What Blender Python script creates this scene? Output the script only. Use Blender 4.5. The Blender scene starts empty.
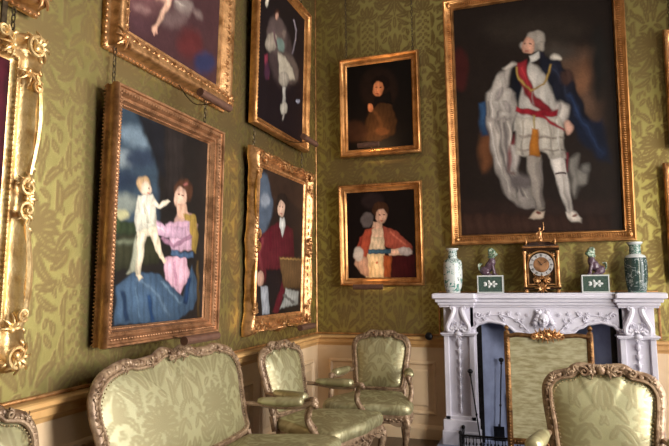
import bpy, math, random
import numpy as np
from mathutils import Matrix, Vector
PI = math.pi
rnd = random.Random(7)
SC = bpy.context.scene
COL = SC.collection

# ------------------------------------------------------------------ helpers
def lin(c):
    return tuple(((v/255)/12.92 if v/255 <= .04045 else ((v/255+.055)/1.055)**2.4) for v in c[:3])

def smoothpath(pts, n=8, closed=False):
    P = [np.array(p, float) for p in pts]
    m = len(P); out = []
    for i in range(m if closed else m-1):
        if closed: a, b, c, d = P[(i-1) % m], P[i], P[(i+1) % m], P[(i+2) % m]
        else: a, b, c, d = P[max(i-1, 0)], P[i], P[i+1], P[min(i+2, m-1)]
        for k in range(n):
            t = k/n
            out.append(.5*((2*b)+(-a+c)*t+(2*a-5*b+4*c-d)*t*t+(-a+3*b-3*c+d)*t**3))
    if not closed: out.append(P[-1])
    return np.array(out)

class M:
    def __init__(s): s.v = []; s.f = []; s.a = []
    def add(s, v, f, a=None):
        o = len(s.v); s.v += [tuple(map(float, p)) for p in v]
        s.f += [tuple(i+o for i in q) for q in f]
        s.a += list(a) if a is not None else [0.0]*len(v)
    def box(s, x0, x1, y0, y1, z0, z1, c=0.0):
        if c <= 0:
            v = [(x, y, z) for x in (x0, x1) for y in (y0, y1) for z in (z0, z1)]
            s.add(v, [(0,1,3,2),(4,6,7,5),(0,4,5,1),(2,3,7,6),(0,2,6,4),(1,5,7,3)]); return
        # chamfered box: three nested rings
        def ring(i, z): return [(x0+i, y0, z),(x1-i, y0, z),(x1, y0+i, z),(x1, y1-i, z),(x1-i, y1, z),(x0+i, y1, z),(x0, y1-i, z),(x0, y0+i, z)]
        def ringi(z): return [(x0+2*c, y0+c, z),(x1-2*c, y0+c, z),(x1-c, y0+2*c, z),(x1-c, y1-2*c, z),(x1-2*c, y1-c, z),(x0+2*c, y1-c, z),(x0+c, y1-2*c, z),(x0+c, y0+2*c, z)]
        v = ringi(z0)+ring(c, z0+c)+ring(c, z1-c)+ringi(z1)
        f = [(j*8+i, j*8+(i+1) % 8, j*8+8+(i+1) % 8, j*8+8+i) for j in range(3) for i in range(8)]
        s.add(v, f+[tuple(range(7, -1, -1)), tuple(range(24, 32))])
    def grid(s, rows, closed=False, cap=False, a=None):
        n = len(rows); m = len(rows[0])
        v = [p for r in rows for p in r]
        f = []
        for i in range(n-1):
            for j in range(m if closed else m-1):
                k = (j+1) % m
                f.append((i*m+j, i*m+k, (i+1)*m+k, (i+1)*m+j))
        if cap: f += [tuple(range(m-1, -1, -1)), tuple((n-1)*m+j for j in range(m))]
        s.add(v, f, a)
    def tube(s, path, rad, n=10, closed=False, up=(0,0,1), flat=1.0):
        P = [np.array(p, float) for p in path]; m = len(P); rows = []
        up = np.array(up, float)
        for i, p in enumerate(P):
            if closed: t = P[(i+1) % m]-P[(i-1) % m]
            else: t = P[min(i+1, m-1)]-P[max(i-1, 0)]
            t = t/(np.linalg.norm(t)+1e-12)
            b = np.cross(t, up)
            if np.linalg.norm(b) < 1e-3: b = np.cross(t, (1, .01, 0))
            b /= np.linalg.norm(b); c = np.cross(b, t)
            r = rad(i/(m-1)) if callable(rad) else rad
            rows.append([p+r*(math.cos(a)*b+flat*math.sin(a)*c) for a in [2*PI*k/n for k in range(n)]])
        if closed: rows.append(rows[0])
        s.grid(rows, closed=True, cap=not closed)
    def ell(s, c, r, R=None, nu=10, nv=7):
        c = np.array(c, float); R = np.eye(3) if R is None else np.array(R)
        v = []; f = []
        for j in range(1, nv):
            th = PI*j/nv
            for i in range(nu):
                ph = 2*PI*i/nu
                v.append(c+R@(np.array([r[0]*math.sin(th)*math.cos(ph), r[1]*math.sin(th)*math.sin(ph), r[2]*math.cos(th)])))
        v.append(c+R@np.array([0,0,r[2]])); v.append(c-R@np.array([0,0,r[2]]))
        T = (nv-1)*nu; B = T+1
        for j in range(nv-2):
            for i in range(nu):
                k = (i+1) % nu
                f.append((j*nu+i, (j+1)*nu+i, (j+1)*nu+k, j*nu+k))
        for i in range(nu):
            k = (i+1) % nu
            f.append((T, i, k)); f.append((B, (nv-2)*nu+k, (nv-2)*nu+i))
        s.add(v, f)
    def lathe(s, prof, n=32, c=(0,0,0), axis='z', squash=1.0):
        rows = []
        for r, h in prof:
            if axis == 'z': rows.append([(c[0]+r*math.cos(2*PI*k/n), c[1]+squash*r*math.sin(2*PI*k/n), c[2]+h) for k in range(n)])
            else: rows.append([(c[0]+r*math.cos(2*PI*k/n), c[1]-h, c[2]+r*math.sin(2*PI*k/n)) for k in range(n)])
        s.grid(rows, closed=True, cap=True)
    def spiral(s, c, r0, r1, turns, a0, rad, plane='xz', y=0.0, sgn=1, n=22):
        P = []
        for i in range(n+1):
            t = i/n; r = r0+(r1-r0)*t; a = a0+sgn*turns*2*PI*t
            P.append((c[0]+r*math.cos(a), y-.012*t, c[1]+r*math.sin(a)))
        s.tube(P, lambda t: rad*(1-.35*t), 6, up=(0,1,0))
    def xf(s, mat):
        mm = np.array(mat); V = np.array(s.v)
        V = V@mm[:3,:3].T+mm[:3,3]; s.v = [tuple(p) for p in V]; return s
    def join(s, o): s.add(o.v, o.f, o.a)
    def build(s, name, mat, parent=None, smooth=True, attr=None, angle=40):
        me = bpy.data.meshes.new(name)
        me.from_pydata(s.v, [], s.f); me.update()
        import bmesh
        bm = bmesh.new(); bm.from_mesh(me); bmesh.ops.recalc_face_normals(bm, faces=bm.faces); bm.to_mesh(me); bm.free()
        if attr:
            at = me.attributes.new(attr, 'FLOAT', 'POINT'); at.data.foreach_set('value', np.array(s.a, np.float32))
        me.materials.append(mat)
        if smooth:
            me.polygons.foreach_set('use_smooth', [True]*len(me.polygons))
            try: me.set_sharp_from_angle(angle=math.radians(angle))
            except Exception: pass
        o = bpy.data.objects.new(name, me); COL.objects.link(o)
        if parent is not None: o.parent = parent
        return o

def tag(o, label=None, cat=None, group=None, kind=None):
    if label: o['label'] = label
    if cat: o['category'] = cat
    if group: o['group'] = group
    if kind: o['kind'] = kind
    return o
def empty(name, loc=(0,0,0), rot=(0,0,0)):
    o = bpy.data.objects.new(name, None); o.empty_display_size = .05
    o.location = loc; o.rotation_euler = rot; COL.objects.link(o); return o
def struct(o): o['kind'] = 'structure'; return o
def copy_tree(o, parent=None):
    c = o.copy(); COL.objects.link(c)
    if parent is not None: c.parent = parent
    for ch in list(o.children): copy_tree(ch, c)
    return c

# ------------------------------------------------------------------ materials
def new_mat(name):
    m = bpy.data.materials.new(name); m.use_nodes = True
    nt = m.node_tree; b = nt.nodes['Principled BSDF']
    return m, nt, b
def noise(nt, scale, detail=4, rough=.6, coord='Object', stretch=None):
    tc = nt.nodes.new('ShaderNodeTexCoord'); n = nt.nodes.new('ShaderNodeTexNoise')
    n.inputs['Scale'].default_value = scale; n.inputs['Detail'].default_value = detail; n.inputs['Roughness'].default_value = rough
    if stretch:
        mp = nt.nodes.new('ShaderNodeMapping'); mp.inputs['Scale'].default_value = stretch
        nt.links.new(tc.outputs[coord], mp.inputs['Vector']); nt.links.new(mp.outputs[0], n.inputs['Vector'])
    else: nt.links.new(tc.outputs[coord], n.inputs['Vector'])
    return n
def mixc(nt, fac, a, b):
    m = nt.nodes.new('ShaderNodeMix'); m.data_type = 'RGBA'
    for s, v in ((6, a), (7, b)):
        if isinstance(v, (tuple, list)): m.inputs[s].default_value = (*v[:3], 1)
        else: nt.links.new(v, m.inputs[s])
    if isinstance(fac, float): m.inputs[0].default_value = fac
    else: nt.links.new(fac, m.inputs[0])
    return m.outputs[2]
def ramp(nt, src, lo, hi):
    r = nt.nodes.new('ShaderNodeMapRange'); r.inputs[1].default_value = lo; r.inputs[2].default_value = hi; r.clamp = True
    nt.links.new(src, r.inputs[0]); return r.outputs[0]
def bump(nt, b, src, strength, dist=.01):
    n = nt.nodes.new('ShaderNodeBump'); n.inputs['Strength'].default_value = strength; n.inputs['Distance'].default_value = dist
    nt.links.new(src, n.inputs['Height']); nt.links.new(n.outputs[0], b.inputs['Normal'])
def simple(name, c1, c2=None, rough=.5, metal=0.0, scale=20, bs=.2, bd=.004, lo=.35, hi=.65, coat=0, spec=None, stretch=None, bscale=None):
    m, nt, b = new_mat(name)
    c1 = lin(c1); c2 = lin(c2) if c2 else tuple(v*.7 for v in c1)
    n = noise(nt, scale, stretch=stretch)
    nt.links.new(mixc(nt, ramp(nt, n.outputs[0], lo, hi), c1, c2), b.inputs['Base Color'])
    b.inputs['Roughness'].default_value = rough; b.inputs['Metallic'].default_value = metal
    if coat: b.inputs['Coat Weight'].default_value = coat; b.inputs['Coat Roughness'].default_value = .15
    if spec is not None: b.inputs['Specular IOR Level'].default_value = spec
    if bs:
        n2 = noise(nt, bscale or scale*3, 3); bump(nt, b, n2.outputs[0], bs, bd)
    return m

def fabric(name, g_d, g_s, f_d, f_s, rg=.36, rf=.5, mg=.5, mf=.4, wear=.25):
    """shot silk damask: matt warp under a lustrous weft; attribute 'pat' says where the woven figure lies"""
    m, nt, b = new_mat(name)
    at = nt.nodes.new('ShaderNodeAttribute'); at.attribute_name = 'pat'; P = at.outputs['Fac']
    n = noise(nt, 3.0, 4)
    w = nt.nodes.new('ShaderNodeMath'); w.operation = 'MULTIPLY'; w.inputs[1].default_value = wear
    nt.links.new(ramp(nt, n.outputs[0], .4, .7), w.inputs[0])
    mid = tuple((a+c)/2 for a, c in zip(lin(g_d), lin(f_d)))
    b.inputs['Roughness'].default_value = .8; b.inputs['Specular IOR Level'].default_value = .2
    nt.links.new(mixc(nt, w.outputs[0], mixc(nt, P, lin(g_d), lin(f_d)), mid), b.inputs['Base Color'])
    g = nt.nodes.new('ShaderNodeBsdfAnisotropic')
    nt.links.new(mixc(nt, P, lin(g_s), lin(f_s)), g.inputs['Color'])
    def mr(a, c):
        r = nt.nodes.new('ShaderNodeMapRange'); r.inputs[3].default_value = a; r.inputs[4].default_value = c
        nt.links.new(P, r.inputs[0]); return r.outputs[0]
    nt.links.new(mr(rg, rf), g.inputs['Roughness'])
    n2 = noise(nt, 220, 2, stretch=(1,1,3)); ad = nt.nodes.new('ShaderNodeMath'); ad.operation = 'ADD'
    nt.links.new(n2.outputs[0], ad.inputs[0]); nt.links.new(P, ad.inputs[1]); bump(nt, b, ad.outputs[0], .25, .002)
    nt.links.new(b.inputs['Normal'].links[0].from_socket, g.inputs['Normal'])
    mx = nt.nodes.new('ShaderNodeMixShader'); nt.links.new(mr(mg, mf), mx.inputs[0])
    nt.links.new(b.outputs[0], mx.inputs[1]); nt.links.new(g.outputs[0], mx.inputs[2])
    nt.links.new(mx.outputs[0], nt.nodes['Material Output'].inputs['Surface'])
    return m

def gilt(name, hi=(214,164,84), lo=(96,58,24), rough=.34, scale=26, metal=.85, bs=.5, bscale=70):
    return simple(name, hi, lo, rough, metal, scale, bs, .004, .42, .66, bscale=bscale)

MAT = {}
MAT['wallsilk'] = fabric('wall_damask', (80,70,42), (222,210,132), (64,52,32), (182,158,104), .38, .52, .50, .44)
MAT['seatsilk'] = fabric('seat_damask', (158,153,112), (226,223,188), (126,118,84), (200,190,154), .38, .46, .42, .38, .4)
MAT['screensilk'] = simple('screen_silk', (180,172,136), (142,132,92), .5, 0, 11, .1, .002, .40, .62, stretch=(1.0,1,4))
MAT['screengold'] = gilt('gilt_screen', (150,112,70), (92,62,38), .42, 18, .75)
MAT['cream'] = simple('cream_paint', (232,204,166), (224,194,154), .45, 0, 6, .1, .002)
MAT['rail'] = simple('rail_paint', (220,176,116), (204,156,96), .4, 0, 8, .1, .002)
MAT['gold'] = gilt('gilt_bright', (220,168,116), (150,104,60), .36, 14, .8, .5, 60)
MAT['goldleaf'] = gilt('gilt_pale', (236,204,146), (196,152,96), .36, 12, .8)
MAT['golddark'] = gilt('gilt_brown', (182,134,96), (120,84,56), .42, 12, .7)
MAT['goldorange'] = gilt('gilt_orange', (204,148,92), (150,100,56), .36, 10, .8)
MAT['woodgilt'] = simple('worn_gilt_wood', (164,138,110), (110,84,62), .4, .25, 24, .4, .004, .4, .62, bscale=60)
MAT['bronze'] = simple('bronze_paint', (112,80,64), (92,64,52), .5, .3, 30, .1)
MAT['chain'] = simple('dark_brass', (96,82,60), (60,48,34), .4, .7, 30, .1)
MAT['nail'] = simple('brass_nails', (206,186,150), (150,124,84), .3, .7, 60, 0)
MAT['marble'] = simple('white_marble', (232,228,238), (214,210,220), .28, 0, 7, .12, .004, .3, .75, spec=.5, bscale=30)
MAT['slate'] = simple('polished_slate', (160,170,200), (120,128,156), .3, 0, 4, .1, .003, .3, .7)
MAT['black'] = simple('fire_black', (26,24,28), (14,13,15), .6, .1, 12, .2)
MAT['iron'] = simple('black_iron', (40,38,40), (22,20,22), .38, .7, 30, .2)
MAT['steel'] = simple('polished_steel', (170,170,178), (110,110,118), .25, .9, 30, .1)
MAT['ebony'] = simple('tortoiseshell_veneer', (58,30,20), (26,14,10), .2, 0, 18, .05, .002, coat=.6)
MAT['silver'] = simple('silvered_ring', (206,200,196), (180,174,170), .4, .2, 40, .05)
MAT['ceil'] = simple('ceiling_plaster', (214,208,196), (206,200,188), .8, 0, 5, .05)
MAT['glassdark'] = simple('dark_numerals', (24,20,20), (16,12,12), .5, 0, 20, 0)
MAT['winpaint'] = simple('window_paint', (226,222,212), (216,212,202), .45, 0, 10, 0)

def paint_mat(name, gain=1.0, rough=.5):
    m, nt, b = new_mat(name)
    at = nt.nodes.new('ShaderNodeAttribute'); at.attribute_name = 'paint'; at.attribute_type = 'GEOMETRY'
    n = noise(nt, 14, 6)
    d = nt.nodes.new('ShaderNodeVectorMath'); d.operation = 'SCALE'
    nt.links.new(at.outputs['Color'], d.inputs[0])
    mr = nt.nodes.new('ShaderNodeMapRange'); mr.inputs[1].default_value = .3; mr.inputs[2].default_value = .7
    mr.inputs[3].default_value = .88*gain; mr.inputs[4].default_value = 1.1*gain
    nt.links.new(n.outputs[0], mr.inputs[0]); nt.links.new(mr.outputs[0], d.inputs['Scale'])
    nt.links.new(d.outputs[0], b.inputs['Base Color'])
    b.inputs['Roughness'].default_value = rough; b.inputs['Specular IOR Level'].default_value = .12
    n2 = noise(nt, 160, 3); bump(nt, b, n2.outputs[0], .12, .002)
    return m

# ------------------------------------------------------------------ damask figure (one repeat, painted leaf by leaf)
TW, TH = .56, .88                       # repeat in metres
RX, RY = 140, 220
def make_tile():
    g = np.zeros((RY, RX))
    xs = (np.arange(RX)+.5)/RX*TW; ys = (np.arange(RY)+.5)/RY*TH
    X, Y = np.meshgrid(xs, ys)
    def disc(cx, cy, r, val=1.0):
        dx = np.abs(X-cx % TW); dx = np.minimum(dx, TW-dx)
        dy = np.abs(Y-cy % TH); dy = np.minimum(dy, TH-dy)
        d = np.sqrt(dx*dx+dy*dy)
        k = np.clip((r-d)/.004+.5, 0, 1)
        if val > 0: np.maximum(g, k*val, out=g)
        else: np.copyto(g, g*(1-k))
    def leaf(cx, cy, ang, ln, w, curl=0.0, ser=5, vein=True):
        for sx in (1, -1):
            n = max(14, int(ln/.004)); x = 0; y = 0; a = ang; pts = []
            for i in range(n+1):
                t = i/n
                pts.append((x, y, t))
                a2 = a+curl*t*t
                x += math.cos(a2)*ln/n; y += math.sin(a2)*ln/n
            for x, y, t in pts:
                r = w*math.sin(PI*min(1, t*.93+.05))**.7*(.66+.34*abs(math.sin(ser*PI*t)))
                disc(sx*(cx+x)+0, cy+y, max(r, .002))
            if vein:
                for x, y, t in pts[n//6: int(n*.8)]: disc(sx*(cx+x), cy+y, .0022, -1)
    D = math.radians
    def motifA(cy):
        for a, l, w, c in ((90,.17,.030,0),(74,.165,.026,-.9),(56,.16,.030,-1.1),(36,.16,.030,-1.0),(14,.15,.030,-.9),(-10,.135,.026,-.8),(-34,.11,.022,-.6)):
            leaf(.004, cy, D(a), l, w, c, 6)
        leaf(.02, cy-.05, D(-35), .21, .034, 1.6, 8); leaf(.012, cy-.07, D(-75), .20, .030, 1.3, 8)
        leaf(.13, cy-.10, D(70), .16, .026, -1.3, 6); leaf(.10, cy-.16, D(20), .15, .026, 1.6, 6)
        leaf(.0, cy-.10, D(-90), .14, .016, 0, 4)
        leaf(.02, cy-.24, D(-10), .14, .026, 1.4, 6); leaf(.03, cy-.27, D(-50), .15, .024, 1.2, 6); leaf(.0, cy-.25, D(-90), .12, .020, 0, 4)
        leaf(.13, cy+.10, D(75), .15, .026, 1.0, 6); leaf(.17, cy+.02, D(60), .13, .022, -1.0, 5)
        leaf(.0, cy+.30, D(90), .16, .022, 0, 6); leaf(.02, cy+.31, D(62), .14, .022, .9, 6); leaf(.11, cy+.27, D(50), .10, .018, 1.0, 4)
        leaf(.05, cy+.21, D(60), .15, .026, -1.2, 6); leaf(.02, cy+.22, D(86), .13, .020, -.6, 5)
    def motifB(cy):
        for i in range(6):
            a = cy+.17-.068*i
            for sx in (1, -1):
                disc(sx*.026, a, .018); disc(sx*.050, a-.02, .014); disc(sx*.026, a, .005, -1)
            disc(0, a-.034, .014)
        leaf(.01, cy+.21, D(55), .13, .026, 1.0, 5); leaf(.0, cy+.22, D(90), .12, .028, 0, 5); leaf(.02, cy+.20, D(15), .11, .022, 1.2, 5)
        leaf(.02, cy-.2, D(-20), .13, .024, -1.2, 5); leaf(.01, cy-.22, D(-70), .14, .024, -.8, 5)
        leaf(.085, cy+.02, D(80), .17, .020, .9, 7); leaf(.085, cy-.0, D(-80), .17, .020, -.9, 7)
        leaf(.0, cy-.24, D(-90), .12, .024, 0, 5)
    motifA(.44)
    # half-drop: shift the sheet and paint the second motif on the neighbouring axis
    g[:] = np.roll(np.roll(g, RX//2, 1), RY//2, 0)
    keep = g.copy(); g[:] = 0
    motifB(.44+.0); b = g.copy()
    g[:] = np.maximum(keep, b)
    rr = random.Random(11)               # small sprigs fill the open ground between the large figures
    for R, L, W_, n in ((.030,.075,.019,900), (.024,.055,.015,900)):
        for _ in range(n):
            x = rr.uniform(.012, TW/2-.012); y = rr.uniform(0, TH)
            dx = np.abs(X-x); dy = np.abs(Y-y); dy = np.minimum(dy, TH-dy)
            if g[(dx*dx+dy*dy) < R*R].max() < .2: leaf(x, y-L*.3, rr.uniform(.4, 2.4), L, W_, rr.uniform(-1.4, 1.4), 4, L > .04)
    return g.copy()
TILE = make_tile()
def damask(u, v, su=1.0, du=0.0, dv=0.0):
    U = ((np.asarray(u)/su+du) % TW)/TW*RX-.5; V = ((np.asarray(v)/su+dv) % TH)/TH*RY-.5
    i = np.floor(U).astype(int); j = np.floor(V).astype(int); fu = U-i; fv = V-j
    g = lambda a, b: TILE[b % RY, a % RX]
    return (g(i,j)*(1-fu)*(1-fv)+g(i+1,j)*fu*(1-fv)+g(i,j+1)*(1-fu)*fv+g(i+1,j+1)*fu*fv)
# ------------------------------------------------------------------ the room
RW, RL, RH = 4.2, 8.2, 4.7              # width, length, height
RAIL = .915
def wall_sheet(name, P0, U, W, z0, z1, step, hole=None, du=0.0, dense=99):
    """silk-hung wall: P0 + u*U, dense enough to carry the woven pattern"""
    zs = np.arange(z0, z1+step, step); zs[-1] = z1; nv = len(zs)
    us = np.arange(W, max(0, W-dense), -step)[::-1] if dense < W else np.arange(0, W+step, step)
    if dense < W: us = np.concatenate([np.arange(0, us[0]-.01, .04), us])
    nu = len(us)
    UU, ZZ = np.meshgrid(us, zs)
    pat = damask(UU, ZZ, 1.0, du, .12).ravel()
    V = np.stack([P0[0]+U[0]*UU.ravel(), P0[1]+U[1]*UU.ravel(), ZZ.ravel()], 1)
    idx = np.arange(nu*nv).reshape(nv, nu)
    f = np.stack([idx[:-1,:-1].ravel(), idx[:-1,1:].ravel(), idx[1:,1:].ravel(), idx[1:,:-1].ravel()], 1)
    if hole:
        cu = (UU[:-1,:-1]+step/2).ravel(); cz = (ZZ[:-1,:-1]+step/2).ravel()
        f = f[~((cu > hole[0]) & (cu < hole[1]) & (cz < hole[2]))]
    me = bpy.data.meshes.new(name); me.from_pydata(V.tolist(), [], f.tolist()); me.update()
    at = me.attributes.new('pat', 'FLOAT', 'POINT'); at.data.foreach_set('value', pat.astype(np.float32))
    me.materials.append(MAT['wallsilk'])
    o = bpy.data.objects.new(name, me); COL.objects.link(o); return struct(o)

wall_sheet('wall_back', (0,0), (1,0), RW, RAIL-.03, RH, .0105, (1.6, 2.6, 1.1), du=.0)
wall_sheet('wall_left', (0,-RL), (0,1), RL, RAIL-.03, RH, .0095, du=.045, dense=4.3)

# dado (painted wainscot) with moulded panels, per wall
def dado(name, P0, U, N, W, panels):
    m = M()
    def pt(u, a, z): return (P0[0]+U[0]*u+N[0]*a, P0[1]+U[1]*u+N[1]*a, z)
    def bx(u0, u1, a0, a1, z0, z1):
        v = [pt(u, a, z) for u in (u0,u1) for a in (a0,a1) for z in (z0,z1)]
        m.add(v, [(0,1,3,2),(4,6,7,5),(0,4,5,1),(2,3,7,6),(0,2,6,4),(1,5,7,3)])
    segs = W if isinstance(W, list) else [(0, W)]
    for s0, s1 in segs: bx(s0, s1, -.1, .012, 0, RAIL-.02)
    for u0, u1, z0, z1 in panels:       # two nested mitred mouldings and a raised field
        for ins, prof in ((0, [(0,.012),(.008,.026),(.02,.03),(.034,.016),(.038,.012)]), (.075, [(0,.012),(.012,.020),(.02,.022)])):
            rows = []
            for d, a in prof:
                q = ins+d
                rows.append([pt(u0+q, a, z0+q), pt(u1-q, a, z0+q), pt(u1-q, a, z1-q), pt(u0+q, a, z1-q)])
            m.grid(rows, closed=True)
        q = .095
        m.add([pt(u0+q,.022,z0+q), pt(u1-q,.022,z0+q), pt(u1-q,.022,z1-q), pt(u0+q,.022,z1-q)], [(0,1,2,3)])
    return struct(m.build(name, MAT['cream'], smooth=False))
dado('wall_back_dado', (0,0), (1,0), (0,-1), [(0,1.26),(2.94,RW)], [(.13,1.16,.21,.69),(3.06,4.07,.21,.69)])
dado('wall_left_dado', (0,-RL), (0,1), (1,0), RL, [(RL-.13-1.15*(k+1)-.13*k, RL-.13-1.15*k-.13*k, .21, .69) for k in range(6)])

def moulding(name, path, prof, mat):
    """sweep a profile (outward, z) along a wall path given as (point, normal) corners"""
    m = M(); rows = []
    for P, N in path: rows.append([(P[0]+N[0]*a, P[1]+N[1]*a, z) for a, z in prof])
    m.grid(rows)
    return struct(m.build(name, mat, smooth=False))
RP = [(0,RAIL+.004),(.05,RAIL),(.062,RAIL-.006),(.062,RAIL-.022),(.05,RAIL-.032),(.036,RAIL-.040),(.034,RAIL-.07),(.022,RAIL-.082),(.012,RAIL-.1),(.0,RAIL-.1)]
moulding('trim_1', [((0,-RL),(1,0)), ((0,0),(1,-1)), ((1.255,0),(0,-1))], RP, MAT['rail'])
moulding('trim_2', [((2.945,0),(0,-1)), ((RW,0),(-1,-1)), ((RW,-RL),(-1,0))], RP, MAT['rail'])
BP = [(0,.125),(.018,.122),(.026,.105),(.03,.09),(.03,0),(0,0)]
moulding('baseboard_left', [((0,-RL),(1,0)), ((0,0),(1,-1)), ((1.255,0),(0,-1))], BP, MAT['cream'])
moulding('baseboard_right', [((2.945,0),(0,-1)), ((RW,0),(-1,-1)), ((RW,-RL),(-1,0))], BP, MAT['cream'])
# gilt fillets that edge the silk
def fillet(name, p0, p1, w=.014):
    m = M(); p0 = np.array(p0); p1 = np.array(p1); m.tube([p0, p1], w/2*1.3, 8, up=(.3,.5,.2)); return struct(m.build(name, MAT['gold']))
fillet('trim_3', (.008,-RL,RAIL+.014), (.008,-.01,RAIL+.014))
fillet('trim_4', (.01,-.008,RAIL+.014), (1.2,-.008,RAIL+.014))
fillet('trim_5', (.006,-.012,RAIL+.01), (.006,-.012,RH), .008)
fillet('trim_6', (1.205,-.008,RAIL+.01), (1.205,-.008,1.30))
fillet('trim_7', (3.0,-.008,RAIL+.01), (3.0,-.008,1.26))
fillet('trim_8', (3.0,-.008,1.262), (RW,-.008,1.262))
fillet('trim_9', (1.205,-.008,1.318), (3.0,-.008,1.318))

# floor boards and ceiling
def floor_mat():
    m, nt, b = new_mat('oak_boards')
    tc = nt.nodes.new('ShaderNodeTexCoord'); br = nt.nodes.new('ShaderNodeTexBrick')
    mp = nt.nodes.new('ShaderNodeMapping'); mp.inputs['Rotation'].default_value = (0,0,PI/2)
    nt.links.new(tc.outputs['Object'], mp.inputs[0]); nt.links.new(mp.outputs[0], br.inputs[0])
    br.inputs['Scale'].default_value = 1; br.inputs['Brick Width'].default_value = 2.4; br.inputs['Row Height'].default_value = .2
    br.inputs['Mortar Size'].default_value = .003
    br.inputs['Color1'].default_value = (*lin((74,50,34)),1); br.inputs['Color2'].default_value = (*lin((58,38,26)),1); br.inputs['Mortar'].default_value = (*lin((16,11,8)),1)
    n = noise(nt, 6, 5, stretch=(8,1,1))
    nt.links.new(mixc(nt, ramp(nt, n.outputs[0], .3, .8), br.outputs[0], lin((44,28,20))), b.inputs['Base Color'])
    b.inputs['Roughness'].default_value = .3
    return m
m = M(); m.box(-.1, RW+.1, -RL-.1, .5, -.1, 0); struct(m.build('floor', floor_mat(), smooth=False))
m = M(); m.box(-.1, RW+.1, -RL-.1, .1, RH, RH+.1); struct(m.build('ceiling', MAT['ceil'], smooth=False))
# right wall with three tall window openings, rear wall
WINS = [(-1.9,-.6), (-4.0,-2.7), (-6.8,-5.5)]; WZ = (.35, 3.3)
m = M(); ys = [0]+[v for w in WINS for v in (w[1], w[0])]+[-RL]
for i in range(0, len(ys), 2): m.box(RW, RW+.34, ys[i+1], ys[i], 0, RH)
for a, b_ in WINS: m.box(RW, RW+.3, a, b_, 0, WZ[0]); m.box(RW, RW+.3, a, b_, WZ[1], RH)
struct(m.build('wall_right', MAT['wallsilk'], smooth=False, attr='pat'))
m = M(); m.box(-.1, RW+.1, -RL-.1, -RL, 0, RH); struct(m.build('wall_rear', MAT['wallsilk'], smooth=False, attr='pat'))
for k, (a, b_) in enumerate(WINS):
    m = M(); x = RW+.12
    for y0, y1 in ((a, a+.06), (b_-.06, b_), ((a+b_)/2-.015, (a+b_)/2+.015)): m.box(x, x+.05, y0, y1, WZ[0], WZ[1])
    for z in (WZ[0], WZ[0]+.72, 1.95, 2.6, WZ[1]-.06): m.box(x+.002, x+.048, a, b_, z, z+(.03 if WZ[0] < z < WZ[1]-.1 else .06))
    m.box(RW-.03, RW+.12, a-.05, b_+.05, WZ[0]-.04, WZ[0]+.001)
    struct(m.build('window_%d' % (k+1), MAT['winpaint'], smooth=False))

# ------------------------------------------------------------------ picture frames
def frame_rows(w, h, prof, step=.05, outer=None):
    """mitred rectangle: rows by profile step, columns round the perimeter; outer(s)->extra outset of the rim"""
    cols = []
    def side(p, q, n):
        for i in range(n): cols.append((p[0]+(q[0]-p[0])*i/n, p[1]+(q[1]-p[1])*i/n))
    nx = max(2, int(w/step)); nz = max(2, int(h/step))
    c = [(-1,-1),(1,-1),(1,1),(-1,1)]
    for k in range(4): side(c[k], c[(k+1) % 4], nx if k % 2 == 0 else nz)
    rows = []
    for d, a in prof:
        r = []
        for sx, sz in cols:
            hw, hh = w/2-d, h/2-d
            x, z = sx*hw, sz*hh
            if outer:
                # distance along the side from its middle, in half lengths
                if abs(sz) == 1 and abs(sx) < 1: e = outer(sx, d); z += sz*e
                elif abs(sx) == 1 and abs(sz) < 1: e = outer(sz, d); x += sx*e
                else: e = outer(1, d); x += sx*e*.8; z += sz*e*.8
            r.append((x, -a, z+h/2))
        rows.append(r)
    return rows
def around(w, h, d, sp):
    """points along the frame at inset d; yields x, z, direction angle"""
    hw, hh = w/2-d, h/2-d
    for (x0,z0),(x1,z1) in (((-hw,-hh),(hw,-hh)),((hw,-hh),(hw,hh)),((hw,hh),(-hw,hh)),((-hw,hh),(-hw,-hh))):
        L = math.hypot(x1-x0, z1-z0); n = max(1, int(L/sp))
        for i in range(n): yield x0+(x1-x0)*(i+.5)/n, z0+(z1-z0)*(i+.5)/n+h/2, math.atan2(z1-z0, x1-x0)
def Ry(a):
    c, s_ = math.cos(a), math.sin(a); return np.array([[c,0,-s_],[0,1,0],[s_,0,c]])
def leafcluster(m, x, z, a, y, s, seed):
    """acanthus tuft: curled leaves fanning from a point, with scroll eyes"""
    r = random.Random(seed)
    for k in (-2,-1,0,1,2):
        b = a+k*.55; l = s*(1-.12*abs(k))
        P = [(x+math.cos(b)*l*t+math.cos(b+1.57)*.18*l*k*t*t, y-s*.34*math.sin(PI*t*.9), z+math.sin(b)*l*t+math.sin(b+1.57)*.18*l*k*t*t) for t in (0,.25,.5,.75,1)]
        m.tube(P, lambda t: s*.17*(1-t*.65)*(.8+.2*abs(math.sin(9*t))), 6, up=(0,1,0))
    m.ell((x, y-s*.22, z), (s*.22, s*.2, s*.22), nu=8, nv=5)

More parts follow.
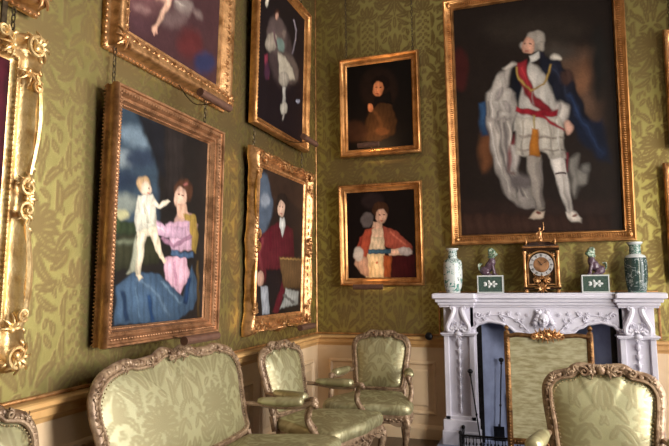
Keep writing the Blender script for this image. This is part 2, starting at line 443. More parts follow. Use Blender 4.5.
def make_frame(w, h, style):
    m = M(); ol = None
    if style in ('rococo', 'rococo_fine'):
        big = style == 'rococo'
        def ol(t, d):
            k = max(0, 1-d/.09)
            return k*(.028*math.exp(-((abs(t)-1)/.16)**2)+.022*math.exp(-(t/.14)**2)+.004*math.cos(t*9*PI)) - k*.004
        prof = [(.03,.02),(.0,.02),(-.004,.03),(.0,.055),(.012,.075),(.016,.095),(.03,.104),(.045,.09),(.055,.066),(.075,.058),(.088,.066),(.098,.064),(.104,.05),(.118,.044),(.13,.04)]
        m.grid(frame_rows(w, h, prof, .02, ol), closed=True)
        for x, z, a in around(w, h, .1, .022): m.ell((x, -.064, z), (.006,.006,.006), nu=6, nv=4)
        for x, z, a in around(w, h, .02, .05 if big else .035):
            m.ell((x, -.098, z), (.017,.010,.009), Ry(a+.6), 6, 5)
        hw, hh = w/2, h/2
        s = .085 if big else .062; i = 0
        for sx in (-1,1):
            for sz in (-1,1):
                cx, cz = sx*(hw-.05), hh+sz*(hh-.05)
                a = math.atan2(sz, sx)
                leafcluster(m, cx, cz, a, -.085, s, i); i += 1
                leafcluster(m, cx-sx*.02, cz-sz*.10, math.atan2(-sz, 0), -.08, s*.75, i); leafcluster(m, cx-sx*.10, cz-sz*.02, math.atan2(0,-sx), -.08, s*.75, i)
                m.spiral((cx+sx*.0, cz+sz*.0), s*.62, s*.12, 1.3, a, .011, y=-.105, sgn=sx*sz)
                m.spiral((cx-sx*.16, cz+sz*.022), .03, .006, 1.2, a, .008, y=-.10, sgn=-sx*sz)
                m.spiral((cx+sx*.022, cz-sz*.16), .03, .006, 1.2, a, .008, y=-.10, sgn=sx*sz)
        mids = [(-hw+.045,hh,PI),(hw-.045,hh,0),(0,h-.045,PI/2),(0,.045,-PI/2)]
        for x, z, a in mids:
            leafcluster(m, x, z, a, -.085, s*.7, 3)
            for q in (1,-1):
                t = a+q*PI/2
                leafcluster(m, x+math.cos(t)*.05, z+math.sin(t)*.05, t, -.08, s*.7, 4)
                m.spiral((x+math.cos(t)*.045, z+math.sin(t)*.045), .038, .006, 1.3, t, .009, y=-.10, sgn=q)
        # long C-scroll rims between the ornaments
        for sx in (-1,1):
            for q in (-1,1):
                P = smoothpath([(sx*(hw-.035), -.095, hh+q*.10), (sx*(hw-.014), -.098, hh+q*(hh*.4)), (sx*(hw-.016), -.098, hh+q*(hh*.62)), (sx*(hw-.035), -.095, hh+q*(hh-.15))], 6)
                m.tube(P, lambda t: .017*(.6+.4*math.sin(PI*t)), 7, up=(0,1,0))
        for sz in (0,1):
            for q in (-1,1):
                z = .014 if sz == 0 else h-.014
                P = smoothpath([(q*.11, -.1, z+(.02 if sz == 0 else -.02)), (q*hw*.45, -.108, z), (q*(hw-.19), -.1, z+(.02 if sz == 0 else -.02))], 8)
                m.tube(P, lambda t: .011*(.6+.4*math.sin(PI*t)), 7, up=(0,1,0))
        if not big:
            for x, z, a in around(w, h, .045, .06):
                leafcluster(m, x, z, a+(.9 if (int(x*97+z*31) % 2) else -.9), -.075, .03, 5)
    elif style == 'carved':             # broad box frame with a carved hollow (the upper left picture)
        prof = [(-.03,.0),(-.035,.02),(-.03,.035),(-.02,.04),(-.015,.05),(-.01,.08),(-.006,.10),(.006,.108),(.03,.104),(.07,.085),(.095,.06),(.105,.062),(.115,.05),(.12,.04)]
        m.grid(frame_rows(w, h, prof, .03), closed=True)
        i = 0
        for x, z, a in around(w, h, .045, .042):
            i += 1; leafcluster(m, x, z, a+(.8 if i % 2 else -.8), -.085, .036, i)
        for x, z, a in around(w, h, -.03, .03): m.ell((x, -.03, z), (.012,.012,.010), Ry(a), 6, 4)
        for sx in (-1,1):
            for sz in (-1,1): leafcluster(m, sx*(w/2-.04), h/2+sz*(h/2-.04), math.atan2(sz,sx), -.09, .08, 2)
    elif style == 'banded':             # box frame with beaded bands (woman and child)
        prof = [(.03,.03),(.01,.03),(.004,.034),(.002,.04),(.0,.05),(.004,.055),(.004,.07),(-.004,.085),(-.003,.112),(.003,.12),(.012,.118),(.016,.106),(.024,.104),(.034,.108),(.044,.098),(.05,.084),(.058,.084),(.066,.086),(.074,.074),(.08,.06),(.088,.05),(.092,.045)]
        m.grid(frame_rows(w, h, prof, .2), closed=True)
        for x, z, a in around(w, h, .034, .022): m.ell((x, -.105, z), (.010,.008,.008), Ry(a+.7), 6, 4)
        for x, z, a in around(w, h, .066, .016): m.ell((x, -.085, z), (.006,.005,.006), nu=6, nv=4)
        for x, z, a in around(w, h, .004, .018): m.ell((x, -.034, z), (.007,.008,.006), nu=6, nv=4)
        for x, z, a in around(w, h, .082, .013): m.ell((x, -.06, z), (.004,.005,.005), nu=5, nv=4)
    elif style == 'fluted':             # large state portrait
        prof = [(.03,.02),(0,.02),(0,.08),(.006,.098),(.014,.10),(.02,.09),(.03,.088),(.036,.08),(.07,.07),(.076,.078),(.084,.078),(.09,.062),(.094,.05)]
        m.grid(frame_rows(w, h, prof, .2), closed=True)
        for x, z, a in around(w, h, .053, .019):
            c = np.array([x,-.08,z]); m.ell(c, (.0055,.008,.019), Ry(a), 6, 4)
        for sx in (-1,1):
            for sz in (-1,1): m.lathe([(.022,.06),(.022,.09),(.012,.094),(.008,.1),(0.001,.102)], 12, (sx*(w/2-.053), 0, h/2+sz*(h/2-.053)), 'y')
    else:                               # plain moulded portrait frame
        prof = [(.03,.025),(0.004,.025),(0,.03),(0,.07),(.006,.088),(.016,.092),(.024,.084),(.03,.07),(.05,.058),(.06,.06),(.066,.054),(.072,.052),(.078,.04),(.084,.038)]
        m.grid(frame_rows(w, h, prof, .2), closed=True)
        for x, z, a in around(w, h, .062, .014): m.ell((x, -.058, z), (.0045,.004,.0045), nu=5, nv=4)
        for x, z, a in around(w, h, .018, .028): m.ell((x, -.09, z), (.010,.005,.006), Ry(a+.5), 6, 4)
    return m

def raster(w, h, ops, bg, seed, res):
    nx = max(8, int(w/res)); nz = max(8, int(h/res))
    X, Y = np.meshgrid(np.linspace(0, 1, nx), np.linspace(0, 1, nz))      # Y down
    img = np.empty((nz, nx, 3)); img[:] = lin(bg)
    asp = w/h
    r = np.random.RandomState(seed)
    # hand tremble so that edges look brushed
    wx = X+.004*np.sin(Y*60+seed)+.003*np.sin(X*93+Y*41); wy = Y+.003*np.sin(X*70)+.002*np.sin(Y*133)
    for pts, col, soft in ops:
        P = np.array(pts, float)
        x0, y0 = P.min(0)-soft*2-.01; x1, y1 = P.max(0)+soft*2+.01
        jx = np.where((X[0] >= x0) & (X[0] <= x1))[0]; jy = np.where((Y[:,0] >= y0) & (Y[:,0] <= y1))[0]
        if len(jx) < 1 or len(jy) < 1: continue
        sl = (slice(jy[0], jy[-1]+1), slice(jx[0], jx[-1]+1))
        gx = wx[sl]*asp; gy = wy[sl]; d = np.full(gx.shape, 9.0); ins = np.zeros(gx.shape, bool)
        Q = P*[asp, 1]; n = len(Q)
        for i in range(n):
            a = Q[i]; b = Q[(i+1) % n]; e = b-a; L = e@e+1e-12
            t = np.clip(((gx-a[0])*e[0]+(gy-a[1])*e[1])/L, 0, 1)
            d = np.minimum(d, np.hypot(gx-a[0]-t*e[0], gy-a[1]-t*e[1]))
            if abs(e[1]) > 1e-12:
                c = ((a[1] > gy) != (b[1] > gy)) & (gx < (b[0]-a[0])*(gy-a[1])/(b[1]-a[1])+a[0]); ins ^= c
        sd = np.where(ins, d, -d); mind = min((x1-x0)*asp, y1-y0)-4*soft; sf = min(soft, .012+soft*.5) if soft < .03 else soft
        k = np.clip(sd/max(sf, .003)+.5, 0, 1); k = (k*k*(3-2*k))[..., None]
        tone = 1+.12*np.sin(gx*31+gy*17+seed)*np.sin(gy*43-gx*11)
        if soft < .03:      # brushed modelling: each form turns darker at its contour, lightest up and left of its middle
            rad = max(d[ins].max() if ins.any() else .01, .004)
            t = np.clip(d/rad, 0, 1)**.6; cxm = P[:,0].mean()*asp; cym = P[:,1].mean()
            side = ((gx-cxm)+(gy-cym))/(mind+.05)
            tone = tone*(.60+.46*t)*np.clip(1-.22*side, .7, 1.25)
        if soft < .03 and max(x1-x0, y1-y0) > .14 and min(x1-x0, y1-y0) > .07:      # drapery folds
            q = np.sin(gx*130+3*np.sin(gy*9+seed)+gy*9)*.6+np.sin(gx*230-gy*30+3*np.sin(gx*30))*.4
            tone = tone*(1-.22*np.clip(q, -.35, 1))
        img[sl] = img[sl]*(1-k)+np.array(lin(col))*k*tone[..., None]
    img *= (1+.06*r.randn(nz, nx, 1))
    return nx, nz, np.clip(img, 0, 1)

def canvas(w, h, ops, bg, z0, parent, mat, seed=1, res=.0075, y=-.045):
    nx, nz, img = raster(w, h, ops, bg, seed, res)
    xs = np.linspace(-w/2, w/2, nx); zs = np.linspace(z0+h, z0, nz)
    X, Z = np.meshgrid(xs, zs)
    V = np.stack([X.ravel(), np.full(X.size, y), Z.ravel()], 1)
    idx = np.arange(nx*nz).reshape(nz, nx)
    f = np.stack([idx[:-1,:-1].ravel(), idx[1:,:-1].ravel(), idx[1:,1:].ravel(), idx[:-1,1:].ravel()], 1)
    me = bpy.data.meshes.new('canvas'); me.from_pydata(V.tolist(), [], f.tolist()); me.update()
    ca = me.attributes.new('paint', 'FLOAT_COLOR', 'POINT')
    rgba = np.ones((nx*nz, 4), np.float32); rgba[:, :3] = img.reshape(-1, 3)
    ca.data.foreach_set('color', rgba.ravel())
    me.materials.append(mat)
    o = bpy.data.objects.new('canvas', me); COL.objects.link(o); o.parent = parent; return o

def chain_mesh(x, z0, z1, y):
    m = M(); n = int((z1-z0)/.03)
    for i in range(n):
        z = z0+(i+.5)*.03; P = []
        for k in range(10):
            a = 2*PI*k/10; u = .0085*math.cos(a); v = .019*math.sin(a)
            P.append((x+(u if i % 2 else 0), y+(0 if i % 2 else u), z+v))
        m.tube(P, .0032, 5, closed=True, up=(.3,.7,.1))
    return m

def painting(name, wall, s0, s1, z0, z1, a0, tilt, style, mat, rail, ops, bg, label, gain=1.0, lamp=None, chain=0.0, res=.0075, seed=1, cy=-.045, strap=False, nframe='frame'):
    w = s1-s0; h = z1-z0; s = (s0+s1)/2
    if wall == 'L': e = empty(name, (a0, s, z0), (0,0,0)); e.rotation_euler = (tilt, 0, PI/2)
    else: e = empty(name, (s, -a0, z0), (tilt, 0, 0))
    e.rotation_mode = 'XYZ'
    tag(e, label, 'painting')
    make_frame(w, h, style).build('frame', mat, e, angle=50)
    m = M(); m.box(-w/2+.055, w/2-.055, -.034, -.002, .055, h-.055); m.build('backboard', MAT['bronze'], e, smooth=False)
    canvas(w-2*rail+.02, h-2*rail+.02, ops, bg, rail-.01, e, paint_mat('oil_'+str(seed), gain), seed, res, cy)
    if lamp:
        out, zz, ln, xo = lamp
        l = M(); l.tube([(xo-ln/2,-out,zz),(xo-ln/2+.004,-out,zz),(xo+ln/2-.004,-out,zz),(xo+ln/2,-out,zz)], .024, 14, up=(0,0,1))
        lo = l.build('picture_light', MAT['bronze'], e)
        k = M(); k.tube(smoothpath([(xo,-.0,.03),(xo,-out*.5,zz-.005),(xo,-out,zz-.01)], 6), .0035, 6); k.build('lamp_arm', MAT['chain'], lo)
    for c in ([] if not chain else [(-w*.42), (w*.42)]):
        m = chain_mesh(c, h+.0, h+chain, -.012)
        if strap: m.box(c-.055, c-.03, -.012, -.004, h, h+chain)
        m.build('hanging_chain', MAT['chain'], e)
    return e
# ------------------------------------------------------------------ seat furniture (carved, worn gilt frames, green damask)
def back_y(z, base): return base+(z-.42)*.235
def back_outline(hw, zb, sh, crest, sofa=False):
    """right half from bottom middle to crest, mirrored"""
    if sofa: R = [(0,zb),(hw*.6,zb),(hw-.05,zb+.02),(hw-.035,zb+.1),(hw-.015,zb+.25),(hw,sh-.10),(hw-.015,sh-.02),(hw-.09,sh+.05),(hw-.24,sh+.085),(.34,sh+.075),(.2,sh+.08),(.1,sh+.11)]
    else: R = [(0,zb),(hw*.6,zb),(hw-.045,zb+.015),(hw-.03,zb+.08),(hw-.018,zb+.2),(hw-.004,sh-.12),(hw-.006,sh-.055),(hw-.04,sh-.008),(hw-.11,sh+.012),(hw*.38,sh+.038)]
    L = [(-x, z) for x, z in R[1:]][::-1]
    return R+[(0,crest)]+L
def fan(m, loop, centre, prof, pat_fn, rings=26):
    """cushion: concentric rings from the rim loop to the centre; prof(t)->(scale, lift)"""
    rows = []; att = []
    for i in range(rings+1):
        t = i/rings; s, lift = prof(t); r = []
        for p in loop:
            q = centre+(p-centre)*s; r.append((q, lift))
        rows.append(r)
    return rows

def make_seat(name, hw, sofa=False, crest=.985, sh=.925, depth=0.0):
    e = empty(name)
    zb = .49; by = .245
    n = 10 if sofa else 8
    loop2 = smoothpath(back_outline(hw-.022, zb, sh, crest-.03, sofa), n, True)
    P = [(x, back_y(z, by), z) for x, z in loop2]
    up = np.array([0,-1,.235])/1.03
    m = M(); m.tube(P, .026, 10, closed=True, up=up, flat=.8)
    m.tube([(x*.955 if not sofa else x*.978, y-.022, (z-.72)*.935+.72) for x,y,z in P], .0085, 6, closed=True, up=up)
    # carving: crest flower, shoulder leaves, running leafage over the top rail and sides
    i = 0
    for k in range(0, len(P), 3):
        x, y, z = P[k]
        if z > zb+.03:
            i += 1; a = rnd.uniform(0, 3)
            m.ell((x, y-.018, z), (.017,.009,.010), Ry(a), 6, 4)
            if z > sh-.06: m.ell((x*1.005, y-.02, z+.005*math.sin(i*2.1)), (.019,.008,.008), Ry(a+1.2), 6, 4)
    def tuft(x, z, a, s): 
        m2 = M(); leafcluster(m2, x, z, a, 0, s, 2)
        m2.v = [(vx, back_y(vz, by)+vy-.018, vz) for vx, vy, vz in m2.v]; m.join(m2)
    zc = crest-.03
    tuft(0, zc, PI/2, .032); m.ell((0, back_y(zc, by)-.03, zc), (.02,.014,.02))
    for q in (1,-1):
        tuft(q*.03, zc-.006, PI/2-q*1.4, .048); m.spiral((q*.075, zc-.008), .022, .004, 1.2, PI/2, .007, y=back_y(zc,by)-.03, sgn=q)
        tuft(q*(hw-.055), sh-.012, PI/2-q*.7, .03)
        if not sofa: m.spiral((q*(hw*.5), sh+.02), .018, .004, 1.2, PI/2, .006, y=back_y(sh,by)-.028, sgn=-q)
        if sofa:
            for xx in (.22, .42): tuft(q*xx, sh+.068, PI/2-q*1.5, .034)
    m.build('back_frame', MAT['woodgilt'], e)
    # upholstered back: padded front and plain rear
    c = np.array([0, (zb+sh)/2]); L2 = smoothpath(back_outline(hw-.036, zb+.012, sh-.014, crest-.046, sofa), n*3 if sofa else n*2, True)
    # silk follows the outline with a scalloped (concave-cornered) frame; rounded pad
    rings = 46; rows = []; att = []; N = len(L2)
    for i in range(rings+1):
        t = i/rings; s = 1-t; b = .040*(1-(1-min(1, t*1.0))**3.2)
        q = c+(L2-c)*s if i < rings else c+(L2-c)*.001
        rows.append([(x, back_y(z, by)-.004-b, z) for x, z in q])
        att.append(damask(q[:,0], q[:,1], .92, 0, .56-.44 if not sofa else .12))
    p = M(); p.grid(rows, closed=True, a=np.concatenate(att)); p.build('backrest', MAT['seatsilk'], e, attr='pat', angle=180)
    r = M(); rows = [[(x, back_y(z, by)+.012+.008*(1-s), z) for x, z in (c+(L2-c)*s)] for s in (1,.7,.35,.001)]
    r.grid(rows, closed=True); r.build('back_lining', MAT['seatsilk'], e, attr='pat')
    nb = M(); Ln = smoothpath(back_outline(hw-.047, zb+.022, sh-.026, crest-.058, sofa), n, True)
    k = 0; acc = 0
    for i in range(1, len(Ln)):
        acc += np.linalg.norm(Ln[i]-Ln[i-1])
        if acc > .013: nb.ell((Ln[i][0], back_y(Ln[i][1], by)-.022, Ln[i][1]), (.0046,.004,.0046), nu=6, nv=4); acc = 0
    tag(nb.build('nail_trim', MAT['nail'], e), kind='stuff')
    # seat
    W = hw+(.06 if sofa else .078); rear = hw-.05
    if sofa: plan = [(0,-.35),(W*.3,-.335),(W*.55,-.33),(W*.8,-.335),(W-.03,-.31),(W,-.25),(W-.01,-.1),(rear+.03,.12),(rear,.22),(rear-.06,.25)]
    else: plan = [(0,-.345),(W*.45,-.325),(W*.75,-.32),(W-.02,-.30),(W,-.24),(W-.012,-.1),(rear+.02,.12),(rear-.005,.21),(rear-.05,.245)]
    full = plan+[(0,.25)]+[(-x, y) for x, y in plan[1:]][::-1]
    S = smoothpath(full, 12 if sofa else 9, True); sc = np.array([0,-.04])
    rows = []; att = []
    for sc_, z in ((1.0,.405),(1.02,.42),(1.028,.438),(1.02,.456),(1.0,.470),(.97,.481)):
        q = sc+(S-sc)*sc_; rows.append([(x, y, z) for x, y in q]); att.append(damask(q[:,0], q[:,1]+z-.47, .9, 0, .1))
    for i in range(1, 40):
        t = i/40; s = .97*(1-t); q = sc+(S-sc)*max(s, .001)
        rows.append([(x, y, .481+.034*(1-(1-t)**2.2)) for x, y in q]); att.append(damask(q[:,0], q[:,1], .9, 0, .1))
    p = M(); p.grid(rows, closed=True, a=np.concatenate(att)); p.build('seat', MAT['seatsilk'], e, attr='pat', angle=180)
    # carved seat rail
    m = M(); rows = []
    for o, zt in ((.985,.41),(1.0,.402),(1.006,.385),(.995,.365),(1.0,.345),(.992,.33)):
        r = []
        for k, (x, y) in enumerate(sc+(S-sc)*o):
            dip = 0
            if zt < .36 and y < -.27: dip = .028*(math.exp(-(x/.07)**2) if not sofa else .6*abs(math.cos(x*7)))-.012*math.cos(x/W*PI*4)
            r.append((x, y, zt-dip))
        rows.append(r)
    rows += [[(x*.93, y*.93, .335) for x, y in sc+(S-sc)*.985], [(x*.93, y*.93, .40) for x, y in sc+(S-sc)*.985]]
    m.grid(rows, closed=True)
    for k in range(0, len(S), 2):
        x, y = (sc+(S-sc)*1.0)[k]
        if y < .2: m.ell((x, y-.002, .368+.008*math.sin(k*1.3)), (.013,.010,.009), None, 6, 4)
    xs = (0,) if not sofa else (-.42, 0, .42)
    for x0 in xs:
        m2 = M(); leafcluster(m2, x0, .345, -PI/2, -.335, .05, 1); leafcluster(m2, x0+.03, .362, 0, -.335, .05, 1); leafcluster(m2, x0-.03, .362, PI, -.335, .05, 1); m.join(m2)
    m.build('seat_rail', MAT['woodgilt'], e)
    # legs
    fronts = [(-1,1),(1,1)] if not sofa else [(-1,1),(-.34,1),(.34,1),(1,1)]
    for sx, _ in fronts:
        x = sx*(W-.045); q = 1 if sx > 0 else -1; q = q if abs(sx) == 1 else 0
        m = M(); path = smoothpath([(x, -.275, .40),(x+q*.022, -.305, .335),(x+q*.012, -.295, .24),(x-q*.004, -.27, .13),(x+q*.004, -.275, .055),(x+q*.02, -.31, .02),(x+q*.022, -.325, .008)], 6)
        m.tube(path, lambda t: .036-.02*min(1, t*1.7)+(.012*max(0, t-.75)/.25), 10)
        m.ell((x+q*.028, -.325, .335), (.02,.012,.034)); m.ell((x+q*.02, -.325, .02), (.022,.02,.019))
        for k in range(3): m.ell((x+q*.02, -.322+.006*k, .30-.03*k), (.012-.002*k,.01,.018))
        m.build('leg', MAT['woodgilt'], e)
    for q in (-1,1):
        m = M(); path = smoothpath([(q*(rear-.02), .215, .42),(q*(rear-.015), .225, .3),(q*(rear-.01), .24, .15),(q*(rear), .285, .01)], 6)
        m.tube(path, lambda t: .027-.011*t, 9, ); m.build('leg', MAT['woodgilt'], e)
        # stile joining back and seat
        m = M(); m.tube([(q*(hw-.05), back_y(.40, by), .40), (q*(hw-.05), back_y(.5, by), .5)], .024, 8); m.build('back_stile', MAT['woodgilt'], e)
    # arms
    for q in (-1,1):
        m = M(); xa = hw-.022
        A = smoothpath([(q*xa, back_y(.645, by)-.005, .652),(q*(xa+.012), .22, .650),(q*(xa+.04), .08, .635),(q*(xa+.065), -.05, .640),(q*(xa+.07), -.125, .660),(q*(xa+.072), -.15, .645)], 7)
        m.tube(A, lambda t: .017+.006*t, 9, flat=.8)
        m.ell((q*(xa+.072), -.14, .658), (.026,.028,.022)); m.ell((q*(xa+.072), -.155, .645), (.018,.018,.02))
        B = smoothpath([(q*(xa+.072), -.135, .65),(q*(xa+.08), -.105, .60),(q*(xa+.085), -.10, .54),(q*(xa+.078), -.15, .47),(q*(xa+.06), -.2, .405),(q*(xa+.055), -.22, .36)], 7)
        m.tube(B, lambda t: .019+.012*t*t, 9)
        for t in (8, 14, 20, 26): m.ell(B[t]+np.array([0,-.014,0]), (.013,.011,.02), nu=6, nv=5)
        a = m.build('arm', MAT['woodgilt'], e)
        pd = M(); C = smoothpath([(q*(xa+.017), .21, .668),(q*(xa+.036), .1, .664),(q*(xa+.06), -.04, .668),(q*(xa+.064), -.075, .672)], 8)
        pd.tube(C, lambda t: .040*(math.sin(PI*(.07+.86*t))**.45), 12, flat=.8); pd.a = list(damask(np.array(pd.v)[:,0], np.array(pd.v)[:,1]))
        pd.build('arm_pad', MAT['seatsilk'], a, attr='pat')
    return e

armchair = make_seat('armchair', .266)
armchair.location = (.755, -.70, .006); armchair.rotation_euler = (0,0,math.radians(3))
tag(armchair, 'green damask armchair in the corner of the room below the two small portraits', 'chair', 'carved armchairs in green damask')
for loc, rz, lab in (((.61,-1.53,.006), 78, 'green armchair seen side-on at the left wall, between the sofa and the corner chair'),
                     ((2.335,-2.56,.006), -1, 'large foreground green damask armchair with its pale back in front of the fireplace'),
                     ((.60,-3.94,.006), 90, 'armchair of which only the curved top corner shows at lower left of the sofa')):
    c = copy_tree(armchair); c.location = loc; c.rotation_euler = (0,0,math.radians(rz)); c['label'] = lab; c.scale = (1.05 if loc[0] > 2 else 1.0, 1, 1)
sofa = make_seat('sofa', .67, True, 1.06, .94)
sofa.location = (.58, -2.70, .006); sofa.rotation_euler = (0,0,PI/2)
tag(sofa, 'wide green damask sofa with scalloped carved back under the woman and child painting', 'sofa')

# ------------------------------------------------------------------ fireplace, white marble, centred on x = 2.1
FX = 2.1
fp = empty('fireplace', (FX, 0, 0)); tag(fp, 'carved white marble fireplace with scrolled pilasters and a mask in the middle', 'fireplace')
def under(x):
    u = abs(x)/.57
    pts = [(0,.93),(.2,.94),(.38,.965),(.5,1.01),(.62,1.043),(.78,1.055),(.92,1.035),(1.0,.995),(1.2,.96)]
    for (a, b), (c, d) in zip(pts, pts[1:]):
        if u <= c: t = (u-a)/(c-a); t = t*t*(3-2*t); return b+(d-b)*t
    return .96
# frieze slab, cut to the serpentine head of the opening
m = M(); xs = np.linspace(-.60, .60, 97); F, B_ = -.2, -.0
rows = []
for y, e_ in ((B_, 0),(F+.02, 0),(F, .012)): rows.append([(x, y, under(x)+e_) for x in xs])
rows.append([(x, F, 1.19) for x in xs]); rows.append([(x, B_, 1.19) for x in xs])
m.grid(rows); m.tube([(x, F-.002, under(x)+.018) for x in xs], .012, 8, up=(0,1,0))
m.build('frieze', MAT['marble'], fp)
# carved sprigs on the frieze
for q in (-1,1):
    m = M()
    for k, (x, z, a, s) in enumerate(((.50,1.11,2.6,.045),(.43,1.13,.2,.04),(.35,1.12,2.9,.05),(.27,1.13,.6,.045),(.22,1.09,-2.4,.045),(.18,1.04,-2.2,.04),(.14,1.0,-2.0,.035),(.13,1.12,2.2,.035),(.47,1.08,1.2,.04),(.39,1.085,-1.0,.03),(.31,1.085,.2,.045),(.20,1.13,1.8,.035),(.16,1.08,.4,.035),(.54,1.07,-1.3,.04))):
        leafcluster(m, q*x, z, a if q > 0 else PI-a, F, s*.8, k)
    P = smoothpath([(q*.52, F-.006, 1.10),(q*.42, F-.008, 1.125),(q*.3, F-.008, 1.12),(q*.2, F-.008, 1.07),(q*.12, F-.008, .985)], 6)
    m.tube(P, .005, 6, up=(0,1,0)); m.spiral((q*.53, 1.125), .03, .006, 1.2, 0, .008, y=F-.006, sgn=q)
    m.build('carved_sprig', MAT['marble'], fp)
# mask
m = M(); m.ell((0, F-.03, 1.09), (.045,.04,.06), nu=16, nv=12); m.ell((0, F-.072, 1.085), (.009,.014,.016))
for q in (-1,1):
    m.ell((q*.018, F-.06, 1.10), (.012,.010,.007)); m.ell((q*.024, F-.055, 1.072), (.014,.012,.014))
    for k in range(4): m.ell((q*(.03+.012*k), F-.03, 1.145-.028*k), (.022,.02,.02))
    leafcluster(m, q*.055, 1.06, PI/2-q*2.2, F-.005, .05, 2)
m.ell((0, F-.06, 1.058), (.014,.008,.005)); m.ell((0, F-.045, 1.04), (.015,.014,.012))
for k in (-2,-1,0,1,2): m.tube([(0, F-.02, 1.145), (k*.028, F-.028, 1.175-.006*abs(k))], .011, 6)
m.build('mask', MAT['marble'], fp)
# shelf: breakfront over the pilasters
def slabs(m, lay):
    for x0, x1, yf, z0, z1, c in lay: m.box(x0, x1, yf, -.0, z0, z1, c)
m = M()
slabs(m, [(-.60,.60,-.215,1.19,1.21,.004),(-.60,.60,-.235,1.208,1.235,.005),(-.58,.58,-.27,1.262,1.30,.009),(-.60,.60,-.25,1.234,1.264,.006)])
for q in (-1,1):
    a, b_ = sorted((q*.565, q*.86)); slabs(m, [(a, b_, -.25, 1.19, 1.21, .004),(a-.01, b_+.01, -.27, 1.208, 1.235, .005),(a-.03, b_+.03, -.29, 1.234, 1.264, .006),(a-.055*(q<0)-.02*(q>0), b_+.055*(q>0)+.02*(q<0), -.315, 1.262, 1.312, .01)])
m.box(-.60, .60, -.27, -.0, 1.296, 1.312, .004)
m.build('shelf', MAT['marble'], fp, angle=30)
for q in (-1,1):
    cx = q*.70; m = M()
    m.box(cx-.13, cx+.13, -.20, 0, .20, 1.192, .004)
    # lower panel with raised edges and husk drop
    for dx in (-.108, .108): m.box(cx+dx-.022, cx+dx+.022, -.225, -.19, .20, .945, .005)
    m.box(cx-.13, cx+.13, -.225, -.19, .20, .265, .004)
    m.box(cx-.145, cx+.145, -.25, -.0, .945, .958, .003); m.box(cx-.155, cx+.155, -.262, -.0, .957, .972, .004)
    m.build('pilaster', MAT['marble'], fp, angle=30)
    h = M()
    for k in range(8):
        z = .90-.075*k; s = .045*(1-.07*k)
        leafcluster(h, cx, z, -PI/2, -.2, s, k); h.ell((cx, -.215, z-.02), (s*.42,.018,s*.7))
    h.tube([(cx,-.205,.92),(cx,-.205,.30)], .008, 6); h.ell((cx, -.21, .315), (.012,.012,.03))
    h.build('husk_drop', MAT['marble'], fp)
    s_ = M()                                   # lyre-shaped console with volutes
    for t in (-1,1):
        P = smoothpath([(cx+t*.035,-.232,1.19),(cx+t*.038,-.245,1.15),(cx+t*.062,-.255,1.09),(cx+t*.088,-.255,1.035),(cx+t*.082,-.25,.99),(cx+t*.05,-.25,.985),(cx+t*.042,-.25,1.015),(cx+t*.06,-.25,1.022)], 6)
        s_.tube(P, lambda u: .019*(1-.35*u)+.004, 8, up=(0,1,0))
        s_.ell((cx+t*.06, -.255, 1.01), (.016,.016,.016)); leafcluster(s_, cx+t*.04, 1.08, -PI/2+t*.3, -.24, .04, 3)
        s_.spiral((cx+t*.045, 1.185), .02, .004, 1.1, PI/2, .009, y=-.245, sgn=-t)
    s_.grid([[(cx+w_*math.cos(a), -.21-.03*max(0, math.sin(a)), z) for a in np.linspace(0, PI, 9)] for w_, z in ((.035,1.19),(.04,1.15),(.06,1.09),(.085,1.03),(.075,.99),(.05,.975))])
    leafcluster(s_, cx, 1.0, PI/2, -.25, .06, 1); leafcluster(s_, cx, .955, -PI/2, -.25, .05, 1); s_.ell((cx,-.262,.965), (.03,.02,.022))
    s_.build('console', MAT['marble'], fp)
    m = M(); m.box(cx-.15, cx+.15, -.25, 0, .14, .235, .006); m.box(cx-.16, cx+.16, -.262, 0, -.0, .145, .006); m.build('plinth', MAT['marble'], fp, angle=30)
    # marble slip inside the pilaster
    m = M(); a, b_ = sorted((q*.573, q*.558)); m.box(a, b_, -.15, .0, .035, 1.04, .003); m.build('slip', MAT['marble'], fp, angle=30)
m = M(); m.box(-.9, .9, -.62, -.0, 0, .032, .006); m.box(-.58,.58,0,.42,0,.03); m.build('hearth', MAT['slate'], fp, angle=30)
# firebox: dark iron surround, splayed polished cheeks, black back
m = M()
for q in (-1,1): m.box(*sorted((q*.560, q*.515)), -.12, .04, .03, 1.08)
m.box(-.56,.56,-.1,.04,1.05,1.12); m.build('iron_surround', MAT['iron'], fp, smooth=False)
for q in (-1,1):
    m = M(); x0, x1 = q*.515, q*.23
    v = [(x0,-.09,.03),(x1,.24,.03),(x1,.24,1.09),(x0,-.09,1.09),(x0+q*.02,-.07,.03),(x1+q*.02,.26,.03),(x1+q*.02,.26,1.09),(x0+q*.02,-.07,1.09)]
    m.add(v, [(0,1,2,3),(4,5,6,7),(0,1,5,4),(3,2,6,7),(1,2,6,5),(0,3,7,4)]); m.build('fire_cheek', MAT['slate'], fp, smooth=False)
m = M(); m.box(-.26,.26,.24,.34,.0,1.12); m.box(-.5,.5,-.05,.36,1.08,1.11); m.build('fire_back', MAT['black'], fp, smooth=False)
# grate
m = M()
for k in range(9): m.tube([(-.24+.06*k, .07, .12), (-.24+.06*k, .06, .30)], .006, 6)
for z in (.12,.2,.3): m.tube([(-.26,.065,z),(.26,.065,z)], .009, 6)
for q in (-1,1): m.tube([(q*.26,.07,.03),(q*.26,.065,.4)], .014, 8); m.ell((q*.26,.065,.42), (.025,.025,.03))
m.box(-.25,.25,.07,.24,.11,.13)
g = m.build('fire_grate', MAT['iron'], None); g.location = (FX,0,0); tag(g, 'black iron fire grate inside the opening, mostly hidden by the gilt screen', 'grate')

